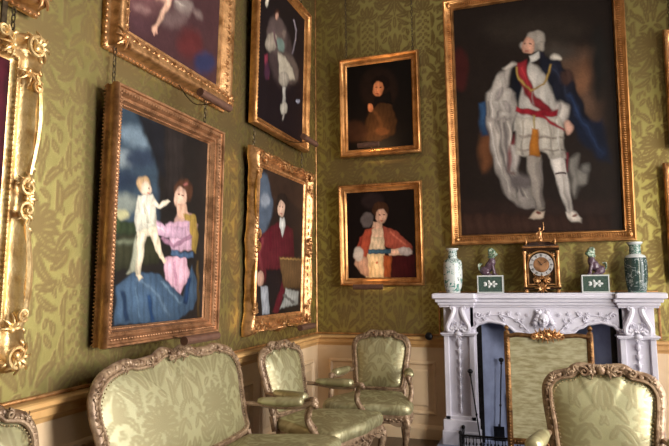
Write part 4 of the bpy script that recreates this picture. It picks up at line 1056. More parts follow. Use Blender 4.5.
  ([(0.772,0.702),(0.76,0.708),(0.743,0.712),(0.723,0.714),(0.703,0.713),(0.685,0.711),(0.671,0.706),(0.663,0.699),(0.662,0.693),(0.668,0.686),(0.68,0.68),(0.697,0.676),(0.716,0.674),(0.737,0.674),(0.755,0.677),(0.769,0.682),(0.777,0.688),(0.778,0.695)],(110, 92, 88),0.04),
  ([(0.789,0.827),(0.782,0.856),(0.758,0.886),(0.719,0.914),(0.67,0.936),(0.619,0.95),(0.571,0.955),(0.532,0.949),(0.506,0.935),(0.495,0.913),(0.5,0.887),(0.522,0.858),(0.557,0.831),(0.603,0.808),(0.654,0.793),(0.704,0.786),(0.747,0.79),(0.776,0.804)],(84, 38, 38),0.08),
  ([(0.965,0.88),(0.958,0.901),(0.936,0.924),(0.9,0.946),(0.856,0.964),(0.809,0.976),(0.766,0.981),(0.73,0.978),(0.706,0.968),(0.697,0.952),(0.702,0.932),(0.722,0.91),(0.755,0.889),(0.797,0.87),(0.844,0.857),(0.889,0.851),(0.927,0.853),(0.954,0.863)],(44, 46, 74),0.06),
  ([(0.236,0.931),(0.221,0.942),(0.195,0.953),(0.161,0.961),(0.125,0.966),(0.091,0.967),(0.062,0.964),(0.041,0.957),(0.032,0.948),(0.034,0.938),(0.048,0.927),(0.073,0.916),(0.104,0.908),(0.14,0.903),(0.176,0.901),(0.207,0.904),(0.229,0.91),(0.239,0.919)],(74, 48, 52),0.06),
  ([(0.353,0.709),(0.33,0.777),(0.283,0.847),(0.248,0.898),(0.284,0.896),(0.33,0.843),(0.389,0.767),(0.426,0.693)],(206, 164, 140),0.01),
  ([(0.284,0.908),(0.28,0.916),(0.274,0.923),(0.266,0.929),(0.257,0.934),(0.248,0.936),(0.24,0.935),(0.234,0.932),(0.231,0.927),(0.232,0.92),(0.235,0.913),(0.241,0.906),(0.249,0.899),(0.258,0.895),(0.267,0.893),(0.275,0.893),(0.281,0.896),(0.284,0.902)],(206, 160, 136),0.01),
  ([(0.251,0.925),(0.241,0.946),(0.252,0.944),(0.262,0.924)],(200, 150, 130),0.006),
  ([(0.271,0.916),(0.281,0.931),(0.291,0.927),(0.281,0.911)],(200, 150, 130),0.006),
 ],
 'p4': [
  ([(0.73,0.348),(0.757,0.431),(0.746,0.516),(0.698,0.591),(0.622,0.646),(0.527,0.675),(0.428,0.676),(0.335,0.65),(0.258,0.601),(0.206,0.535),(0.184,0.46),(0.192,0.383),(0.231,0.313),(0.298,0.256),(0.385,0.221),(0.484,0.212),(0.583,0.231),(0.669,0.279)],(62, 50, 50),0.08),
  ([(0.58,0.265),(0.584,0.315),(0.561,0.369),(0.515,0.418),(0.452,0.457),(0.381,0.481),(0.311,0.487),(0.25,0.476),(0.204,0.45),(0.178,0.411),(0.174,0.364),(0.194,0.315),(0.234,0.267),(0.292,0.228),(0.361,0.201),(0.433,0.19),(0.499,0.198),(0.551,0.224)],(84, 70, 68),0.05),
  ([(0.834,0.42),(0.871,0.452),(0.878,0.49),(0.856,0.53),(0.807,0.565),(0.739,0.591),(0.66,0.606),(0.581,0.608),(0.511,0.597),(0.457,0.575),(0.426,0.544),(0.419,0.509),(0.438,0.472),(0.48,0.438),(0.543,0.411),(0.619,0.394),(0.699,0.389),(0.774,0.398)],(88, 76, 70),0.05),
  ([(0.189,0.163),(0.183,0.176),(0.174,0.189),(0.163,0.2),(0.151,0.208),(0.141,0.211),(0.132,0.21),(0.127,0.204),(0.126,0.194),(0.129,0.182),(0.135,0.169),(0.144,0.156),(0.155,0.145),(0.166,0.137),(0.177,0.134),(0.185,0.135),(0.19,0.141),(0.192,0.15)],(200, 190, 172),0.012),
  ([(0.419,0.165),(0.411,0.18),(0.398,0.194),(0.379,0.208),(0.359,0.218),(0.339,0.224),(0.321,0.225),(0.308,0.222),(0.302,0.214),(0.302,0.202),(0.309,0.188),(0.322,0.173),(0.34,0.16),(0.36,0.149),(0.38,0.143),(0.398,0.141),(0.412,0.145),(0.419,0.153)],(60, 36, 30),0.02),
  ([(0.398,0.187),(0.394,0.197),(0.386,0.208),(0.375,0.217),(0.363,0.225),(0.35,0.229),(0.339,0.229),(0.33,0.226),(0.325,0.22),(0.324,0.211),(0.328,0.201),(0.336,0.191),(0.346,0.181),(0.359,0.174),(0.371,0.17),(0.383,0.169),(0.392,0.172),(0.397,0.178)],(176, 136, 118),0.012),
  ([(0.388,0.389),(0.37,0.419),(0.34,0.448),(0.301,0.474),(0.259,0.493),(0.218,0.503),(0.184,0.503),(0.16,0.494),(0.148,0.476),(0.15,0.451),(0.167,0.423),(0.195,0.394),(0.232,0.368),(0.274,0.348),(0.316,0.337),(0.352,0.335),(0.378,0.345),(0.391,0.363)],(150, 138, 124),0.02),
  ([(0.369,0.315),(0.501,0.271),(0.528,0.37),(0.377,0.418)],(92, 76, 72),0.03),
  ([(0.561,0.264),(0.559,0.277),(0.553,0.29),(0.543,0.301),(0.531,0.309),(0.517,0.313),(0.504,0.314),(0.494,0.309),(0.486,0.301),(0.483,0.29),(0.484,0.278),(0.49,0.265),(0.5,0.254),(0.512,0.246),(0.526,0.241),(0.539,0.241),(0.55,0.245),(0.558,0.253)],(120, 104, 96),0.02),
  ([(0.398,0.451),(0.554,0.443),(0.721,0.476),(0.79,0.541),(0.586,0.61),(0.448,0.608)],(170, 160, 142),0.03),
  ([(0.532,0.348),(0.542,0.363),(0.541,0.38),(0.529,0.398),(0.507,0.413),(0.479,0.424),(0.448,0.431),(0.417,0.431),(0.391,0.425),(0.372,0.414),(0.362,0.399),(0.363,0.382),(0.375,0.365),(0.395,0.35),(0.422,0.338),(0.453,0.332),(0.484,0.331),(0.512,0.337)],(104, 120, 112),0.03),
  ([(0.129,0.548),(0.153,0.641),(0.189,0.706),(0.244,0.689),(0.214,0.621),(0.196,0.526)],(116, 46, 60),0.015),
  ([(0.71,0.103),(0.779,0.163),(0.752,0.27),(0.699,0.37),(0.736,0.362),(0.79,0.26),(0.817,0.149),(0.746,0.087)],(128, 118, 126),0.012),
  ([(0.279,0.334),(0.359,0.425),(0.395,0.411),(0.313,0.32)],(96, 70, 74),0.02),
  ([(0.659,0.577),(0.653,0.599),(0.633,0.621),(0.602,0.643),(0.564,0.659),(0.523,0.67),(0.485,0.673),(0.454,0.669),(0.433,0.658),(0.425,0.641),(0.431,0.62),(0.449,0.598),(0.478,0.578),(0.515,0.56),(0.556,0.549),(0.595,0.545),(0.628,0.548),(0.65,0.56)],(160, 150, 136),0.02),
  ([(0.519,0.673),(0.518,0.79),(0.586,0.774),(0.588,0.656)],(160, 154, 146),0.015),
  ([(0.638,0.809),(0.626,0.827),(0.605,0.845),(0.579,0.86),(0.549,0.87),(0.521,0.875),(0.497,0.873),(0.481,0.866),(0.473,0.853),(0.475,0.837),(0.486,0.819),(0.506,0.801),(0.532,0.786),(0.561,0.775),(0.59,0.77),(0.614,0.771),(0.632,0.779),(0.64,0.792)],(172, 164, 150),0.015),
  ([(0.539,0.867),(0.523,0.92),(0.562,0.914),(0.578,0.86)],(140, 132, 124),0.012),
  ([(0.931,0.682),(0.928,0.688),(0.919,0.695),(0.905,0.702),(0.887,0.708),(0.868,0.713),(0.85,0.715),(0.835,0.715),(0.826,0.713),(0.822,0.708),(0.825,0.702),(0.834,0.695),(0.848,0.688),(0.866,0.682),(0.885,0.678),(0.903,0.675),(0.918,0.675),(0.928,0.677)],(140, 140, 154),0.012),
  ([(0.246,0.634),(0.244,0.656),(0.236,0.678),(0.224,0.695),(0.207,0.707),(0.19,0.712),(0.173,0.709),(0.158,0.699),(0.148,0.683),(0.143,0.663),(0.145,0.642),(0.152,0.621),(0.164,0.603),(0.18,0.591),(0.198,0.586),(0.216,0.588),(0.23,0.598),(0.241,0.614)],(60, 34, 50),0.03),
 ],
 'p5': [
  ([(-0.017,0.04),(0.197,0.033),(0.331,0.22),(0.258,0.346),(0.165,0.435),(-0.013,0.502)],(74, 84, 98),0.05),
  ([(0.24,0.205),(0.235,0.222),(0.22,0.238),(0.196,0.251),(0.166,0.259),(0.134,0.262),(0.104,0.26),(0.08,0.252),(0.063,0.24),(0.056,0.225),(0.06,0.209),(0.074,0.193),(0.097,0.181),(0.126,0.172),(0.158,0.168),(0.189,0.17),(0.215,0.178),(0.232,0.19)],(126, 132, 142),0.04),
  ([(0.161,0.002),(1.106,-0.011),(1.016,0.231),(0.672,0.159),(0.358,0.29)],(48, 34, 28),0.03),
  ([(0.236,0.4),(0.456,0.335),(0.77,0.37),(0.821,0.587),(0.546,0.78),(0.163,0.78),(-0.015,0.618),(0.059,0.476)],(84, 28, 36),0.015),
  ([(0.104,0.47),(0.038,0.589),(0.098,0.702),(0.162,0.698),(0.101,0.588),(0.168,0.472)],(112, 46, 52),0.02),
  ([(0.258,0.417),(0.256,0.558),(0.297,0.557),(0.299,0.414)],(86, 20, 34),0.02),
  ([(0.65,0.187),(0.644,0.216),(0.62,0.243),(0.582,0.264),(0.536,0.278),(0.487,0.282),(0.441,0.277),(0.402,0.263),(0.377,0.242),(0.366,0.216),(0.372,0.189),(0.394,0.163),(0.429,0.142),(0.474,0.127),(0.523,0.121),(0.571,0.125),(0.611,0.139),(0.639,0.16)],(34, 26, 24),0.015),
  ([(0.568,0.233),(0.565,0.256),(0.552,0.277),(0.531,0.293),(0.505,0.303),(0.477,0.305),(0.45,0.3),(0.427,0.288),(0.412,0.27),(0.405,0.249),(0.408,0.227),(0.42,0.207),(0.441,0.19),(0.466,0.18),(0.495,0.177),(0.522,0.182),(0.545,0.194),(0.561,0.212)],(208, 172, 150),0.01),
  ([(0.469,0.226),(0.469,0.227),(0.466,0.229),(0.462,0.23),(0.458,0.232),(0.453,0.232),(0.448,0.232),(0.444,0.231),(0.441,0.23),(0.44,0.228),(0.441,0.227),(0.443,0.225),(0.447,0.223),(0.452,0.222),(0.457,0.222),(0.462,0.222),(0.466,0.223),(0.468,0.224)],(60, 40, 34),0.004),
  ([(0.529,0.22),(0.528,0.221),(0.526,0.223),(0.522,0.225),(0.517,0.226),(0.512,0.226),(0.507,0.226),(0.503,0.225),(0.5,0.224),(0.499,0.223),(0.5,0.221),(0.502,0.219),(0.506,0.218),(0.511,0.217),(0.516,0.216),(0.521,0.216),(0.525,0.217),(0.528,0.218)],(60, 40, 34),0.004),
  ([(0.518,0.273),(0.517,0.274),(0.512,0.276),(0.504,0.278),(0.494,0.279),(0.484,0.28),(0.474,0.28),(0.466,0.28),(0.461,0.279),(0.459,0.278),(0.461,0.277),(0.466,0.275),(0.473,0.274),(0.483,0.272),(0.493,0.272),(0.503,0.271),(0.511,0.271),(0.516,0.272)],(160, 80, 70),0.004),
  ([(0.454,0.311),(0.559,0.302),(0.594,0.357),(0.526,0.449),(0.46,0.379)],(196, 194, 188),0.01),
  ([(0.207,0.687),(0.614,0.681),(0.641,1.003),(0.233,0.987)],(26, 20, 24),0.02),
  ([(0.173,0.75),(0.17,0.769),(0.159,0.785),(0.141,0.797),(0.119,0.804),(0.095,0.803),(0.071,0.797),(0.052,0.785),(0.039,0.769),(0.033,0.75),(0.036,0.732),(0.046,0.716),(0.063,0.704),(0.085,0.697),(0.11,0.697),(0.133,0.703),(0.153,0.715),(0.167,0.731)],(186, 146, 126),0.01),
  ([(0.107,0.804),(0.162,0.997),(0.308,0.999),(0.25,0.801)],(150, 152, 158),0.012),
  ([(0.555,0.761),(0.358,0.985),(0.481,1.003),(0.688,0.774)],(84, 22, 34),0.02),
  ([(0.464,0.594),(1.018,0.586),(1.037,0.82),(0.587,0.822)],(96, 72, 46),0.015),
  ([(0.493,0.608),(1.018,0.604),(1.02,0.59),(0.495,0.596)],(150, 116, 70),0.01),
  ([(0.625,0.822),(0.952,0.846),(0.935,0.95),(0.51,0.966),(0.594,0.903)],(156, 156, 150),0.015),
  ([(0.572,0.873),(0.813,0.941),(0.854,0.927),(0.61,0.859)],(96, 92, 88),0.015),
 ],
 'up': [
  ([(0.785,0.327),(0.765,0.411),(0.713,0.482),(0.635,0.531),(0.541,0.554),(0.44,0.545),(0.346,0.507),(0.27,0.444),(0.221,0.363),(0.205,0.274),(0.226,0.187),(0.279,0.115),(0.359,0.066),(0.456,0.045),(0.556,0.055),(0.65,0.094),(0.724,0.158),(0.771,0.239)],(30, 18, 12),0.08),
  ([(0.673,0.253),(0.664,0.283),(0.639,0.307),(0.601,0.323),(0.555,0.33),(0.506,0.325),(0.461,0.31),(0.424,0.287),(0.4,0.258),(0.392,0.227),(0.402,0.197),(0.427,0.173),(0.465,0.156),(0.512,0.15),(0.561,0.155),(0.606,0.17),(0.642,0.193),(0.666,0.222)],(24, 14, 10),0.02),
  ([(0.571,0.322),(0.56,0.353),(0.539,0.378),(0.513,0.394),(0.484,0.4),(0.456,0.394),(0.431,0.378),(0.414,0.353),(0.406,0.322),(0.408,0.29),(0.42,0.259),(0.44,0.234),(0.466,0.217),(0.496,0.212),(0.524,0.218),(0.548,0.234),(0.565,0.259),(0.573,0.29)],(206, 128, 84),0.014),
  ([(0.474,0.285),(0.473,0.288),(0.47,0.29),(0.465,0.292),(0.46,0.292),(0.454,0.291),(0.449,0.29),(0.444,0.288),(0.442,0.285),(0.441,0.282),(0.442,0.28),(0.445,0.278),(0.449,0.276),(0.455,0.276),(0.46,0.276),(0.466,0.278),(0.47,0.28),(0.473,0.283)],(60, 30, 20),0.004),
  ([(0.54,0.291),(0.539,0.294),(0.536,0.296),(0.532,0.298),(0.526,0.298),(0.52,0.297),(0.515,0.296),(0.511,0.294),(0.508,0.291),(0.507,0.288),(0.508,0.286),(0.511,0.284),(0.515,0.282),(0.521,0.282),(0.527,0.282),(0.532,0.284),(0.536,0.286),(0.539,0.289)],(60, 30, 20),0.004),
  ([(0.496,0.364),(0.495,0.366),(0.49,0.367),(0.484,0.368),(0.476,0.368),(0.467,0.367),(0.459,0.366),(0.452,0.364),(0.448,0.362),(0.447,0.359),(0.448,0.357),(0.453,0.356),(0.459,0.355),(0.467,0.355),(0.476,0.356),(0.484,0.357),(0.491,0.359),(0.495,0.361)],(150, 60, 44),0.004),
  ([(0.482,0.291),(0.465,0.327),(0.48,0.333),(0.498,0.296)],(230, 150, 100),0.006),
  ([(0.345,0.548),(0.473,0.451),(0.678,0.481),(0.764,0.701),(0.734,0.854),(0.479,0.924),(0.209,0.899),(0.269,0.694)],(60, 38, 20),0.025),
  ([(0.437,0.409),(0.554,0.385),(0.67,0.348),(0.706,0.508),(0.514,0.467),(0.408,0.521)],(18, 12, 10),0.015),
  ([(0.403,0.513),(0.407,0.532),(0.405,0.55),(0.398,0.564),(0.387,0.572),(0.373,0.574),(0.358,0.569),(0.343,0.558),(0.33,0.541),(0.322,0.522),(0.318,0.503),(0.32,0.485),(0.327,0.471),(0.338,0.462),(0.352,0.461),(0.367,0.466),(0.382,0.477),(0.394,0.493)],(190, 118, 78),0.012),
  ([(0.386,0.555),(0.484,0.686),(0.519,0.842),(0.567,0.839),(0.53,0.676),(0.429,0.538)],(76, 48, 26),0.03),
  ([(0.638,0.816),(0.631,0.83),(0.612,0.842),(0.584,0.85),(0.549,0.853),(0.512,0.85),(0.477,0.842),(0.449,0.831),(0.431,0.816),(0.425,0.801),(0.432,0.786),(0.451,0.774),(0.48,0.766),(0.515,0.764),(0.552,0.767),(0.586,0.774),(0.614,0.786),(0.632,0.801)],(78, 48, 26),0.03),
  ([(0.317,0.793),(0.303,0.835),(0.266,0.87),(0.209,0.895),(0.14,0.905),(0.067,0.9),(-0.002,0.88),(-0.059,0.848),(-0.095,0.807),(-0.107,0.762),(-0.093,0.719),(-0.055,0.683),(0.003,0.659),(0.073,0.649),(0.147,0.655),(0.215,0.675),(0.27,0.708),(0.305,0.749)],(44, 26, 16),0.08),
 ],
 'lo': [
  ([(0.394,0.342),(0.381,0.372),(0.358,0.396),(0.329,0.412),(0.297,0.417),(0.266,0.412),(0.239,0.396),(0.22,0.372),(0.212,0.343),(0.214,0.311),(0.228,0.282),(0.25,0.258),(0.28,0.242),(0.312,0.237),(0.343,0.242),(0.37,0.258),(0.388,0.282),(0.397,0.311)],(96, 84, 80),0.03),
  ([(0.56,0.116),(0.549,0.149),(0.52,0.177),(0.475,0.197),(0.421,0.206),(0.363,0.204),(0.309,0.19),(0.265,0.167),(0.237,0.136),(0.228,0.102),(0.239,0.069),(0.269,0.041),(0.314,0.021),(0.369,0.012),(0.427,0.015),(0.481,0.029),(0.524,0.052),(0.551,0.083)],(40, 28, 26),0.06),
  ([(0.63,0.223),(0.622,0.255),(0.599,0.283),(0.566,0.304),(0.526,0.314),(0.483,0.312),(0.443,0.299),(0.41,0.276),(0.39,0.246),(0.383,0.213),(0.392,0.18),(0.415,0.151),(0.448,0.131),(0.489,0.121),(0.532,0.123),(0.572,0.136),(0.604,0.159),(0.624,0.189)],(70, 42, 26),0.015),
  ([(0.598,0.302),(0.589,0.331),(0.57,0.355),(0.545,0.372),(0.517,0.379),(0.489,0.376),(0.464,0.362),(0.445,0.34),(0.435,0.313),(0.435,0.283),(0.445,0.254),(0.464,0.229),(0.489,0.213),(0.517,0.206),(0.546,0.209),(0.57,0.223),(0.589,0.245),(0.599,0.272)],(222, 170, 140),0.012),
  ([(0.505,0.276),(0.504,0.279),(0.501,0.281),(0.497,0.283),(0.491,0.283),(0.486,0.283),(0.48,0.282),(0.476,0.28),(0.473,0.277),(0.472,0.275),(0.474,0.272),(0.476,0.27),(0.481,0.268),(0.486,0.267),(0.492,0.267),(0.497,0.269),(0.502,0.27),(0.504,0.273)],(70, 40, 34),0.004),
  ([(0.571,0.278),(0.57,0.281),(0.567,0.283),(0.563,0.285),(0.557,0.286),(0.552,0.285),(0.546,0.284),(0.542,0.282),(0.539,0.28),(0.538,0.277),(0.539,0.274),(0.542,0.272),(0.547,0.27),(0.552,0.27),(0.558,0.27),(0.563,0.271),(0.567,0.273),(0.57,0.275)],(70, 40, 34),0.004),
  ([(0.548,0.345),(0.547,0.347),(0.542,0.349),(0.536,0.351),(0.528,0.351),(0.519,0.351),(0.511,0.35),(0.505,0.348),(0.5,0.346),(0.499,0.343),(0.501,0.341),(0.505,0.339),(0.511,0.338),(0.52,0.337),(0.528,0.337),(0.536,0.339),(0.543,0.34),(0.547,0.343)],(180, 74, 60),0.004),
  ([(0.516,0.284),(0.523,0.316),(0.535,0.315),(0.528,0.282)],(238, 190, 160),0.005),
  ([(0.4,0.351),(0.358,0.478),(0.539,0.49),(0.523,0.36)],(220, 172, 142),0.01),
  ([(0.351,0.439),(0.574,0.433),(0.557,0.695),(0.318,0.69)],(230, 190, 156),0.012),
  ([(0.331,0.529),(0.562,0.535),(0.557,0.695),(0.318,0.69)],(226, 196, 160),0.012),
  ([(0.41,0.415),(0.267,0.446),(0.161,0.596),(0.097,0.777),(0.288,0.819),(0.336,0.633),(0.375,0.449)],(176, 78, 54),0.015),
  ([(0.534,0.406),(0.719,0.46),(0.961,0.647),(0.925,0.741),(0.663,0.672),(0.554,0.638)],(160, 76, 58),0.015),
  ([(0.617,0.484),(0.854,0.649),(0.877,0.628),(0.642,0.462)],(186, 98, 76),0.02),
  ([(0.198,0.523),(0.149,0.717),(0.182,0.722),(0.231,0.528)],(140, 54, 40),0.02),
  ([(0.3,0.716),(0.547,0.721),(0.579,0.996),(0.266,0.993)],(232, 198, 150),0.015),
  ([(0.132,0.719),(0.299,0.761),(0.324,0.993),(0.2,0.953),(0.095,0.832)],(196, 150, 124),0.02),
  ([(0.53,0.743),(0.661,0.745),(0.631,0.996),(0.53,0.995)],(150, 74, 38),0.02),
  ([(0.661,0.745),(0.989,0.736),(0.978,1.012),(0.635,1.009)],(58, 14, 16),0.02),
  ([(0.565,0.683),(0.905,0.658),(0.949,0.735),(0.628,0.748)],(220, 176, 146),0.012),
  ([(0.948,0.718),(0.938,0.733),(0.917,0.744),(0.887,0.75),(0.853,0.75),(0.818,0.744),(0.786,0.734),(0.761,0.719),(0.747,0.702),(0.745,0.685),(0.755,0.67),(0.777,0.659),(0.807,0.653),(0.841,0.653),(0.877,0.659),(0.908,0.669),(0.933,0.684),(0.947,0.701)],(184, 168, 160),0.02),
  ([(0.241,0.721),(0.236,0.75),(0.222,0.775),(0.201,0.793),(0.176,0.803),(0.15,0.803),(0.126,0.792),(0.106,0.773),(0.094,0.747),(0.09,0.718),(0.096,0.689),(0.11,0.664),(0.13,0.646),(0.155,0.636),(0.182,0.637),(0.206,0.647),(0.226,0.667),(0.238,0.692)],(206, 190, 176),0.03),
  ([(0.309,0.723),(0.645,0.726),(0.646,0.675),(0.309,0.671)],(62, 88, 104),0.01),
  ([(0.359,0.818),(0.312,0.978),(0.337,0.982),(0.383,0.822)],(200, 160, 110),0.02),
  ([(0.45,0.822),(0.449,0.826),(0.446,0.83),(0.441,0.833),(0.436,0.834),(0.43,0.834),(0.425,0.832),(0.42,0.829),(0.418,0.825),(0.417,0.821),(0.418,0.817),(0.421,0.813),(0.425,0.81),(0.431,0.809),(0.437,0.809),(0.442,0.81),(0.446,0.813),(0.449,0.817)],(200, 90, 50),0.01),
 ],
 'big': [
  ([(0.822,0.169),(0.803,0.188),(0.751,0.202),(0.671,0.209),(0.573,0.207),(0.467,0.197),(0.366,0.18),(0.283,0.158),(0.229,0.134),(0.211,0.11),(0.232,0.089),(0.288,0.075),(0.373,0.07),(0.475,0.072),(0.581,0.083),(0.678,0.1),(0.756,0.122),(0.806,0.146)],(44, 36, 30),0.1),
  ([(0.093,0.274),(0.088,0.307),(0.077,0.335),(0.06,0.356),(0.041,0.366),(0.022,0.365),(0.004,0.352),(-0.009,0.329),(-0.017,0.298),(-0.019,0.264),(-0.013,0.231),(-0.002,0.202),(0.014,0.181),(0.033,0.171),(0.053,0.173),(0.071,0.186),(0.084,0.21),(0.092,0.24)],(60, 24, 22),0.03),
  ([(0.639,0.235),(0.881,0.257),(0.881,0.562),(0.753,0.534)],(84, 62, 48),0.09),
  ([(0.868,0.382),(0.852,0.403),(0.831,0.419),(0.808,0.429),(0.786,0.431),(0.767,0.424),(0.754,0.411),(0.749,0.391),(0.751,0.369),(0.762,0.345),(0.778,0.324),(0.8,0.308),(0.823,0.299),(0.845,0.297),(0.863,0.304),(0.876,0.317),(0.881,0.337),(0.879,0.359)],(108, 74, 52),0.06),
  ([(0.757,0.256),(0.751,0.266),(0.735,0.274),(0.711,0.279),(0.682,0.28),(0.651,0.277),(0.622,0.271),(0.598,0.262),(0.583,0.251),(0.579,0.24),(0.585,0.23),(0.601,0.222),(0.626,0.217),(0.655,0.216),(0.686,0.219),(0.715,0.225),(0.738,0.234),(0.752,0.245)],(60, 54, 48),0.08),
  ([(0.946,0.323),(0.94,0.375),(0.928,0.42),(0.913,0.453),(0.896,0.47),(0.879,0.468),(0.864,0.449),(0.854,0.414),(0.848,0.368),(0.849,0.315),(0.856,0.263),(0.868,0.218),(0.883,0.185),(0.9,0.168),(0.917,0.17),(0.931,0.19),(0.942,0.225),(0.947,0.271)],(26, 24, 22),0.06),
  ([(0.156,0.425),(0.201,0.423),(0.197,0.552),(0.152,0.549)],(42, 66, 96),0.015),
  ([(0.54,0.249),(0.666,0.279),(0.736,0.352),(0.8,0.475),(0.85,0.591),(0.69,0.581),(0.636,0.505),(0.558,0.322)],(24, 25, 36),0.015),
  ([(0.612,0.299),(0.681,0.387),(0.719,0.472),(0.736,0.469),(0.697,0.383),(0.628,0.293)],(40, 44, 60),0.02),
  ([(0.705,0.431),(0.764,0.528),(0.796,0.591),(0.818,0.586),(0.786,0.522),(0.726,0.425)],(36, 48, 76),0.02),
  ([(0.399,0.272),(0.336,0.4),(0.399,0.442),(0.516,0.266)],(18, 19, 28),0.015),
  ([(0.384,0.276),(0.278,0.316),(0.206,0.391),(0.199,0.466),(0.209,0.552),(0.35,0.561),(0.393,0.495),(0.391,0.404),(0.338,0.369)],(180, 170, 160),0.015),
  ([(0.369,0.429),(0.364,0.447),(0.352,0.462),(0.333,0.473),(0.311,0.478),(0.288,0.476),(0.267,0.469),(0.25,0.455),(0.24,0.439),(0.237,0.42),(0.242,0.402),(0.255,0.387),(0.273,0.376),(0.295,0.372),(0.318,0.373),(0.339,0.381),(0.356,0.394),(0.366,0.411)],(184, 174, 164),0.02),
  ([(0.31,0.404),(0.302,0.413),(0.293,0.421),(0.284,0.425),(0.275,0.427),(0.268,0.424),(0.263,0.419),(0.262,0.411),(0.264,0.401),(0.269,0.39),(0.276,0.381),(0.285,0.373),(0.295,0.369),(0.303,0.367),(0.311,0.37),(0.315,0.375),(0.316,0.384),(0.315,0.393)],(150, 140, 134),0.02),
  ([(0.351,0.45),(0.354,0.46),(0.355,0.468),(0.353,0.475),(0.348,0.479),(0.342,0.48),(0.335,0.478),(0.327,0.473),(0.32,0.466),(0.315,0.457),(0.312,0.447),(0.311,0.439),(0.313,0.432),(0.318,0.428),(0.324,0.426),(0.331,0.429),(0.339,0.434),(0.346,0.441)],(146, 136, 130),0.02),
  ([(0.235,0.382),(0.226,0.479),(0.24,0.555),(0.255,0.554),(0.24,0.479),(0.249,0.383)],(200, 190, 180),0.012),
  ([(0.262,0.471),(0.28,0.557),(0.294,0.557),(0.276,0.47)],(108, 100, 96),0.012),
  ([(0.308,0.495),(0.312,0.559),(0.325,0.559),(0.321,0.495)],(112, 104, 98),0.012),
  ([(0.216,0.424),(0.212,0.542),(0.221,0.542),(0.225,0.425)],(110, 102, 98),0.012),
  ([(0.488,0.269),(0.559,0.312),(0.627,0.422),(0.649,0.496),(0.652,0.579),(0.365,0.562),(0.402,0.469),(0.441,0.345)],(186, 178, 168),0.015),
  ([(0.713,0.505),(0.709,0.521),(0.7,0.535),(0.687,0.545),(0.671,0.549),(0.655,0.548),(0.64,0.542),(0.628,0.53),(0.62,0.516),(0.619,0.499),(0.623,0.483),(0.632,0.469),(0.645,0.46),(0.661,0.455),(0.678,0.456),(0.693,0.463),(0.704,0.474),(0.712,0.489)],(184, 174, 164),0.02),
  ([(0.663,0.498),(0.659,0.508),(0.654,0.517),(0.649,0.523),(0.644,0.526),(0.64,0.525),(0.637,0.521),(0.637,0.514),(0.637,0.504),(0.64,0.494),(0.644,0.484),(0.649,0.475),(0.654,0.469),(0.659,0.466),(0.663,0.467),(0.666,0.471),(0.667,0.479),(0.666,0.488)],(140, 130, 124),0.015),
  ([(0.726,0.558),(0.724,0.564),(0.719,0.57),(0.712,0.574),(0.704,0.576),(0.695,0.575),(0.687,0.572),(0.681,0.567),(0.677,0.561),(0.676,0.555),(0.678,0.548),(0.683,0.542),(0.69,0.538),(0.698,0.537),(0.707,0.537),(0.715,0.54),(0.721,0.545),(0.725,0.551)],(196, 152, 132),0.01),
  ([(0.396,0.269),(0.422,0.361),(0.482,0.45),(0.582,0.514),(0.616,0.488),(0.527,0.428),(0.481,0.351),(0.463,0.265)],(124, 32, 38),0.012),
  ([(0.434,0.292),(0.477,0.412),(0.489,0.41),(0.446,0.291)],(176, 50, 56),0.015),
  ([(0.378,0.482),(0.498,0.507),(0.643,0.516),(0.645,0.492),(0.503,0.482),(0.387,0.457)],(132, 26, 36),0.01),
  ([(0.395,0.289),(0.411,0.345),(0.482,0.404),(0.567,0.381),(0.613,0.329),(0.628,0.296),(0.613,0.292),(0.599,0.324),(0.557,0.373),(0.486,0.394),(0.425,0.341),(0.411,0.288)],(156, 126, 66),0.008),
  ([(0.526,0.235),(0.572,0.229),(0.585,0.262),(0.545,0.281)],(30, 28, 40),0.01),
  ([(0.48,0.253),(0.546,0.233),(0.544,0.264),(0.494,0.275)],(206, 200, 190),0.008),
  ([(0.591,0.193),(0.586,0.207),(0.575,0.22),(0.558,0.228),(0.538,0.232),(0.517,0.23),(0.497,0.223),(0.482,0.211),(0.472,0.197),(0.469,0.181),(0.474,0.167),(0.485,0.154),(0.502,0.146),(0.523,0.143),(0.544,0.145),(0.563,0.152),(0.579,0.163),(0.588,0.177)],(160, 150, 138),0.012),
  ([(0.456,0.197),(0.455,0.202),(0.452,0.207),(0.449,0.21),(0.445,0.211),(0.44,0.211),(0.436,0.208),(0.433,0.205),(0.431,0.2),(0.431,0.195),(0.432,0.19),(0.434,0.186),(0.438,0.183),(0.442,0.181),(0.446,0.182),(0.45,0.184),(0.453,0.187),(0.455,0.192)],(150, 140, 130),0.01),
  ([(0.586,0.22),(0.584,0.227),(0.58,0.233),(0.574,0.237),(0.567,0.239),(0.56,0.238),(0.553,0.235),(0.548,0.23),(0.545,0.223),(0.544,0.216),(0.545,0.209),(0.55,0.203),(0.556,0.199),(0.563,0.197),(0.57,0.197),(0.577,0.201),(0.582,0.206),(0.585,0.212)],(150, 140, 128),0.012),
  ([(0.528,0.212),(0.522,0.224),(0.512,0.233),(0.499,0.239),(0.485,0.241),(0.471,0.238),(0.459,0.232),(0.45,0.222),(0.446,0.209),(0.447,0.197),(0.453,0.185),(0.463,0.175),(0.476,0.169),(0.49,0.168),(0.504,0.17),(0.517,0.177),(0.525,0.187),(0.529,0.199)],(212, 158, 132),0.01),
  ([(0.476,0.197),(0.475,0.198),(0.474,0.199),(0.472,0.199),(0.469,0.2),(0.467,0.199),(0.464,0.199),(0.462,0.198),(0.461,0.197),(0.46,0.196),(0.461,0.195),(0.462,0.194),(0.464,0.193),(0.467,0.193),(0.47,0.193),(0.472,0.194),(0.474,0.195),(0.475,0.196)],(70, 44, 38),0.004),
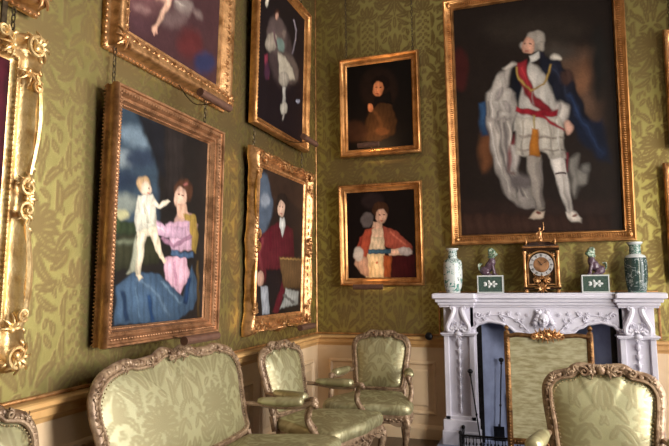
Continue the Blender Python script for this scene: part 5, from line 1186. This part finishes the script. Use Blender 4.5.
  ([(0.507,0.199),(0.506,0.2),(0.505,0.201),(0.503,0.201),(0.5,0.201),(0.497,0.201),(0.495,0.2),(0.493,0.2),(0.492,0.198),(0.491,0.197),(0.492,0.196),(0.493,0.195),(0.495,0.195),(0.498,0.195),(0.5,0.195),(0.503,0.196),(0.505,0.197),(0.506,0.198)],(70, 44, 38),0.004),
  ([(0.486,0.228),(0.485,0.228),(0.484,0.229),(0.481,0.229),(0.477,0.229),(0.473,0.229),(0.47,0.228),(0.467,0.228),(0.465,0.227),(0.465,0.226),(0.465,0.225),(0.467,0.224),(0.47,0.224),(0.474,0.224),(0.477,0.224),(0.481,0.225),(0.484,0.226),(0.486,0.227)],(160, 76, 66),0.004),
  ([(0.475,0.196),(0.464,0.212),(0.47,0.215),(0.482,0.199)],(228, 180, 154),0.006),
  ([(0.684,0.277),(0.68,0.28),(0.673,0.282),(0.662,0.283),(0.649,0.281),(0.636,0.278),(0.624,0.275),(0.615,0.27),(0.609,0.265),(0.608,0.261),(0.612,0.258),(0.619,0.256),(0.63,0.255),(0.643,0.257),(0.656,0.26),(0.668,0.263),(0.677,0.268),(0.683,0.273)],(196, 186, 172),0.012),
  ([(0.403,0.273),(0.403,0.278),(0.397,0.283),(0.387,0.288),(0.374,0.293),(0.359,0.296),(0.344,0.298),(0.331,0.298),(0.321,0.296),(0.316,0.293),(0.316,0.288),(0.322,0.282),(0.332,0.277),(0.345,0.272),(0.36,0.269),(0.375,0.267),(0.388,0.267),(0.398,0.269)],(186, 176, 164),0.012),
  ([(0.745,0.367),(0.738,0.378),(0.727,0.386),(0.714,0.391),(0.7,0.391),(0.687,0.388),(0.677,0.381),(0.671,0.371),(0.669,0.359),(0.672,0.348),(0.68,0.337),(0.69,0.329),(0.704,0.324),(0.717,0.323),(0.73,0.327),(0.74,0.334),(0.746,0.344),(0.748,0.355)],(64, 44, 38),0.02),
  ([(0.496,0.402),(0.494,0.454),(0.501,0.455),(0.503,0.402)],(150, 140, 134),0.01),
  ([(0.394,0.5),(0.39,0.559),(0.403,0.56),(0.407,0.501)],(150, 140, 132),0.015),
  ([(0.003,0.845),(0.929,0.878),(0.918,1.029),(-0.007,1.009)],(40, 28, 24),0.04),
  ([(-0,0.904),(0.925,0.932),(0.918,1.029),(-0.007,1.009)],(52, 34, 27),0.02),
  ([(0.226,0.633),(0.221,0.665),(0.213,0.692),(0.2,0.712),(0.186,0.723),(0.171,0.722),(0.158,0.71),(0.149,0.689),(0.143,0.661),(0.142,0.629),(0.147,0.597),(0.156,0.569),(0.168,0.549),(0.183,0.539),(0.197,0.54),(0.21,0.552),(0.22,0.573),(0.225,0.601)],(100, 62, 38),0.04),
  ([(0.157,0.501),(0.201,0.504),(0.204,0.574),(0.162,0.571)],(40, 62, 90),0.02),
  ([(0.718,0.537),(0.906,0.549),(0.943,0.726),(0.879,0.712),(0.775,0.629)],(18, 23, 38),0.03),
  ([(0.757,0.521),(0.83,0.614),(0.886,0.694),(0.906,0.688),(0.849,0.607),(0.777,0.514)],(36, 48, 76),0.025),
  ([(0.198,0.492),(0.356,0.502),(0.345,0.686),(0.399,0.759),(0.474,0.811),(0.485,0.898),(0.382,0.888),(0.293,0.827),(0.228,0.68)],(150, 140, 132),0.015),
  ([(0.239,0.53),(0.264,0.695),(0.357,0.85),(0.379,0.844),(0.287,0.692),(0.264,0.53)],(160, 150, 140),0.02),
  ([(0.305,0.522),(0.319,0.709),(0.412,0.839),(0.426,0.835),(0.334,0.707),(0.32,0.522)],(88, 80, 78),0.015),
  ([(0.214,0.517),(0.245,0.67),(0.33,0.824),(0.342,0.821),(0.258,0.668),(0.228,0.516)],(190, 180, 170),0.012),
  ([(0.273,0.509),(0.288,0.684),(0.373,0.826),(0.384,0.823),(0.299,0.682),(0.285,0.509)],(92, 86, 82),0.012),
  ([(0.332,0.512),(0.351,0.744),(0.438,0.852),(0.449,0.847),(0.365,0.743),(0.345,0.512)],(180, 170, 158),0.012),
  ([(0.465,0.782),(0.46,0.794),(0.448,0.803),(0.429,0.81),(0.407,0.813),(0.384,0.813),(0.362,0.808),(0.345,0.799),(0.334,0.789),(0.33,0.777),(0.335,0.765),(0.348,0.755),(0.366,0.748),(0.388,0.745),(0.412,0.746),(0.433,0.751),(0.45,0.76),(0.461,0.77)],(90, 82, 80),0.04),
  ([(0.368,0.583),(0.33,0.65),(0.328,0.731),(0.366,0.744),(0.402,0.631)],(110, 40, 44),0.02),
  ([(0.352,0.617),(0.335,0.731),(0.384,0.74),(0.406,0.631)],(168, 158, 150),0.015),
  ([(0.39,0.504),(0.667,0.522),(0.681,0.691),(0.578,0.688),(0.534,0.65),(0.45,0.677),(0.371,0.664)],(186, 176, 162),0.012),
  ([(0.393,0.589),(0.68,0.612),(0.681,0.604),(0.394,0.581)],(130, 118, 108),0.01),
  ([(0.389,0.646),(0.677,0.663),(0.677,0.656),(0.39,0.638)],(130, 118, 108),0.01),
  ([(0.427,0.518),(0.409,0.666),(0.419,0.666),(0.437,0.519)],(140, 130, 118),0.01),
  ([(0.584,0.528),(0.598,0.676),(0.608,0.676),(0.593,0.528)],(140, 130, 118),0.01),
  ([(0.633,0.531),(0.643,0.678),(0.651,0.678),(0.641,0.531)],(206, 198, 186),0.01),
  ([(0.438,0.673),(0.53,0.674),(0.535,0.796),(0.534,0.898),(0.491,0.91),(0.464,0.818)],(140, 130, 120),0.012),
  ([(0.523,0.694),(0.519,0.886),(0.529,0.886),(0.533,0.695)],(110, 100, 96),0.012),
  ([(0.586,0.686),(0.669,0.69),(0.684,0.747),(0.695,0.814),(0.708,0.916),(0.669,0.92),(0.622,0.8)],(196, 186, 176),0.01),
  ([(0.646,0.757),(0.678,0.903),(0.688,0.902),(0.656,0.756)],(150, 140, 132),0.012),
  ([(0.612,0.757),(0.68,0.76),(0.681,0.751),(0.613,0.748)],(50, 24, 30),0.006),
  ([(0.678,0.669),(0.684,0.747),(0.697,0.747),(0.691,0.669)],(96, 30, 38),0.01),
  ([(0.443,0.931),(0.485,0.903),(0.537,0.911),(0.532,0.931),(0.476,0.943)],(190, 170, 150),0.01),
  ([(0.664,0.919),(0.708,0.912),(0.763,0.944),(0.755,0.964),(0.698,0.956)],(206, 194, 180),0.01),
  ([(0.734,0.93),(0.733,0.932),(0.73,0.934),(0.726,0.935),(0.721,0.935),(0.716,0.935),(0.712,0.934),(0.708,0.933),(0.706,0.931),(0.705,0.93),(0.706,0.928),(0.709,0.926),(0.713,0.925),(0.717,0.924),(0.722,0.925),(0.727,0.925),(0.73,0.927),(0.733,0.928)],(120, 80, 70),0.006),
  ([(0.515,0.914),(0.514,0.916),(0.512,0.917),(0.508,0.918),(0.503,0.919),(0.498,0.919),(0.493,0.918),(0.489,0.917),(0.487,0.915),(0.486,0.913),(0.487,0.911),(0.489,0.909),(0.494,0.908),(0.498,0.908),(0.504,0.908),(0.508,0.909),(0.512,0.91),(0.515,0.912)],(110, 60, 50),0.006),
  ([(0.704,0.694),(0.752,0.683),(0.752,0.739),(0.81,0.753),(0.795,0.801),(0.754,0.816),(0.727,0.862),(0.702,0.814)],(124, 118, 110),0.025),
  ([(0.824,0.742),(0.822,0.749),(0.817,0.755),(0.81,0.759),(0.802,0.761),(0.793,0.76),(0.785,0.758),(0.779,0.753),(0.775,0.747),(0.774,0.74),(0.776,0.733),(0.78,0.727),(0.787,0.723),(0.796,0.721),(0.804,0.722),(0.812,0.725),(0.819,0.729),(0.823,0.735)],(110, 106, 100),0.02),
  ([(0.495,0.5),(0.491,0.556),(0.504,0.557),(0.508,0.5)],(150, 130, 80),0.008),
  ([(0.478,0.556),(0.521,0.558),(0.526,0.679),(0.457,0.675)],(160, 98, 34),0.01),
  ([(0.534,0.509),(0.671,0.582),(0.679,0.575),(0.548,0.497)],(136, 28, 38),0.01),
  ([(0.73,0.563),(0.73,0.573),(0.727,0.582),(0.721,0.589),(0.713,0.593),(0.703,0.594),(0.694,0.591),(0.686,0.585),(0.679,0.576),(0.676,0.566),(0.676,0.556),(0.679,0.547),(0.685,0.54),(0.693,0.536),(0.702,0.536),(0.712,0.539),(0.72,0.545),(0.726,0.553)],(196, 152, 132),0.01),
 ],
}
R_ = math.radians
painting('portrait_painting', 'L', -3.136, -2.086, 1.107, 2.411, -.005, R_(1.3), 'banded', MAT['golddark'], .092, ART['p2'], (30,26,24),
    'painting of a woman in pink and blue holding a small child, above the sofa', 1.0, (.30,.01,.34,.02), .26, .0065, 2)
painting('allegory_painting', 'L', -3.078, -1.916, 2.65, 4.15, -.01, R_(2), 'carved', MAT['gold'], .12, ART['p1'], (66,42,44),
    'dark red painting with one bare arm reaching down, heavy carved gilt frame, top left', 1.0, (.30,-.14,.34,.04), 0, .008, 3)
painting('group_painting', 'L', -1.551, -.44, 2.629, 3.965, .01, R_(1.5), 'plain', MAT['goldorange'], .084, ART['p4'], (26,19,22),
    'dark painting of pale draped figures, high on the left wall next to the corner', 1.0, (.30,-.02,.30,.03), .6, .008, 4)
painting('portrait_painting', 'L', -1.566, -.405, 1.045, 2.43, -.01, R_(1.7), 'rococo_fine', MAT['gold'], .13, ART['p5'], (34,26,24),
    'portrait of a man in crimson coat seated by a table, in ornate rococo gilt frame', 1.0, (.28,.02,.30,.04), .2, .007, 5)
painting('portrait_painting', 'B', .289, 1.086, 2.63, 3.619, .015, R_(1.5), 'plain', MAT['goldorange'], .084, ART['up'], (14,9,7),
    'very dark half-length portrait of a man in brown coat, upper small frame on back wall', 1.0, (.30,.06,.20,-.05), 1.0, .006, 6)
painting('portrait_painting', 'B', .271, 1.085, 1.382, 2.357, .005, R_(2.2), 'plain', MAT['goldorange'], .084, ART['lo'], (20,12,10),
    'portrait of a woman in orange-red robe with blue sash, lower small frame on back wall', 1.0, (.25,.0,.28,-.08), 0, .006, 7)
painting('state_portrait_painting', 'B', 1.341, 2.859, 1.743, 4.01, .0, R_(3.5), 'fluted', MAT['goldorange'], .094, ART['big'], (32,24,20),
    'huge full-length portrait of a standing man in white robes and red sash above the fireplace', 1.0, None, 0, .0075, 8)
CURT = [([(0,0),(1,0),(1,1),(0,1)],(56,14,24),.02)]+[([(.05+.11*k,0),(.10+.11*k,0),(.12+.11*k,1),(.06+.11*k,1)],(34,8,16) if k % 2 else (76,20,32),.03) for k in range(9)]
painting('crimson_painting', 'L', -4.73, -3.60, 1.085, 2.43, .01, R_(1.5), 'rococo', MAT['goldleaf'], .13, CURT, (46,12,20),
    'deep crimson picture in very ornate pale gold scrolled frame, cut off by the left edge', 1.0, None, .13, .015, 9, strap=True)
DK = [([(.2,.2),(.8,.25),(.8,.9),(.2,.9)],(44,32,26),.2)]
painting('dark_painting', 'L', -4.73, -3.59, 2.60, 4.0, .02, R_(2), 'carved', MAT['gold'], .12, DK, (24,17,15),
    'gilt frame with only its lower corner showing, top left above the crimson picture', 1.0, None, 0, .03, 10)
painting('dark_painting', 'B', 3.15, 3.95, 2.50, 3.50, .0, R_(1.5), 'plain', MAT['gold'], .084, DK, (16,11,9),
    'sliver of gilt frame at the right edge, upper of two, beside the huge standing portrait', 1.0, None, 1.0, .03, 11)
painting('dark_painting', 'B', 3.085, 3.885, 1.385, 2.37, .0, R_(1.5), 'plain', MAT['gold'], .084, DK, (16,11,9),
    'sliver of gilt frame at the right edge, lower of two, level with the mantelshelf vase', 1.0, None, 0, .03, 12)

# ------------------------------------------------------------------ light: daylight through the three windows of the right wall, lit picture lamps
def area(name, loc, rot, sx, sy, power, col):
    l = bpy.data.lights.new(name, 'AREA'); l.shape = 'RECTANGLE'; l.size = sx; l.size_y = sy; l.energy = power; l.color = col
    o = bpy.data.objects.new(name, l); o.location = loc; o.rotation_euler = rot; COL.objects.link(o); return o
for k, (a, b_) in enumerate(WINS):
    area('window_daylight_%d' % (k+1), (RW+.33, (a+b_)/2, (WZ[0]+WZ[1])/2), (0, PI/2, 0), WZ[1]-WZ[0], b_-a, (100,345,12)[k], (1.0,.95,.90))
for (x, y, z), w in (((.64,-.30,2.715), 2.2), ((.60,-.26,1.40), .6)):
    o = area('picture_lamp', (x, y, z), (R_(90+60),0,0), .2, .02, w, (1.0,.62,.30))
w = bpy.data.worlds.new('World'); SC.world = w; w.use_nodes = True
bg = w.node_tree.nodes['Background']; bg.inputs[0].default_value = (.75,.85,1,1); bg.inputs[1].default_value = 1.0

# ------------------------------------------------------------------ camera
cam = bpy.data.cameras.new('Camera'); cam.sensor_fit = 'HORIZONTAL'; cam.sensor_width = 36; cam.lens = 586.05/669*36; cam.clip_start = .05
co = bpy.data.objects.new('Camera', cam); COL.objects.link(co); SC.camera = co
f = Vector((-0.32134525, 0.9412522, 0.10383413)); r = Vector((0.94603157, 0.32395355, -0.00885295)); u = Vector((0.04197029, -0.09538551, 0.99455523))
mt = Matrix((r, u, -f)).transposed().to_4x4(); mt.translation = (2.0564, -5.4589, 1.4); co.matrix_world = mt
SC.view_settings.view_transform = 'Standard'; SC.view_settings.look = 'None'; SC.view_settings.gamma = 1; SC.view_settings.exposure = 0.0
SC.cycles.max_bounces = 6; SC.cycles.diffuse_bounces = 4; SC.cycles.use_denoising = True; SC.cycles.caustics_reflective = False; SC.cycles.sample_clamp_indirect = 4
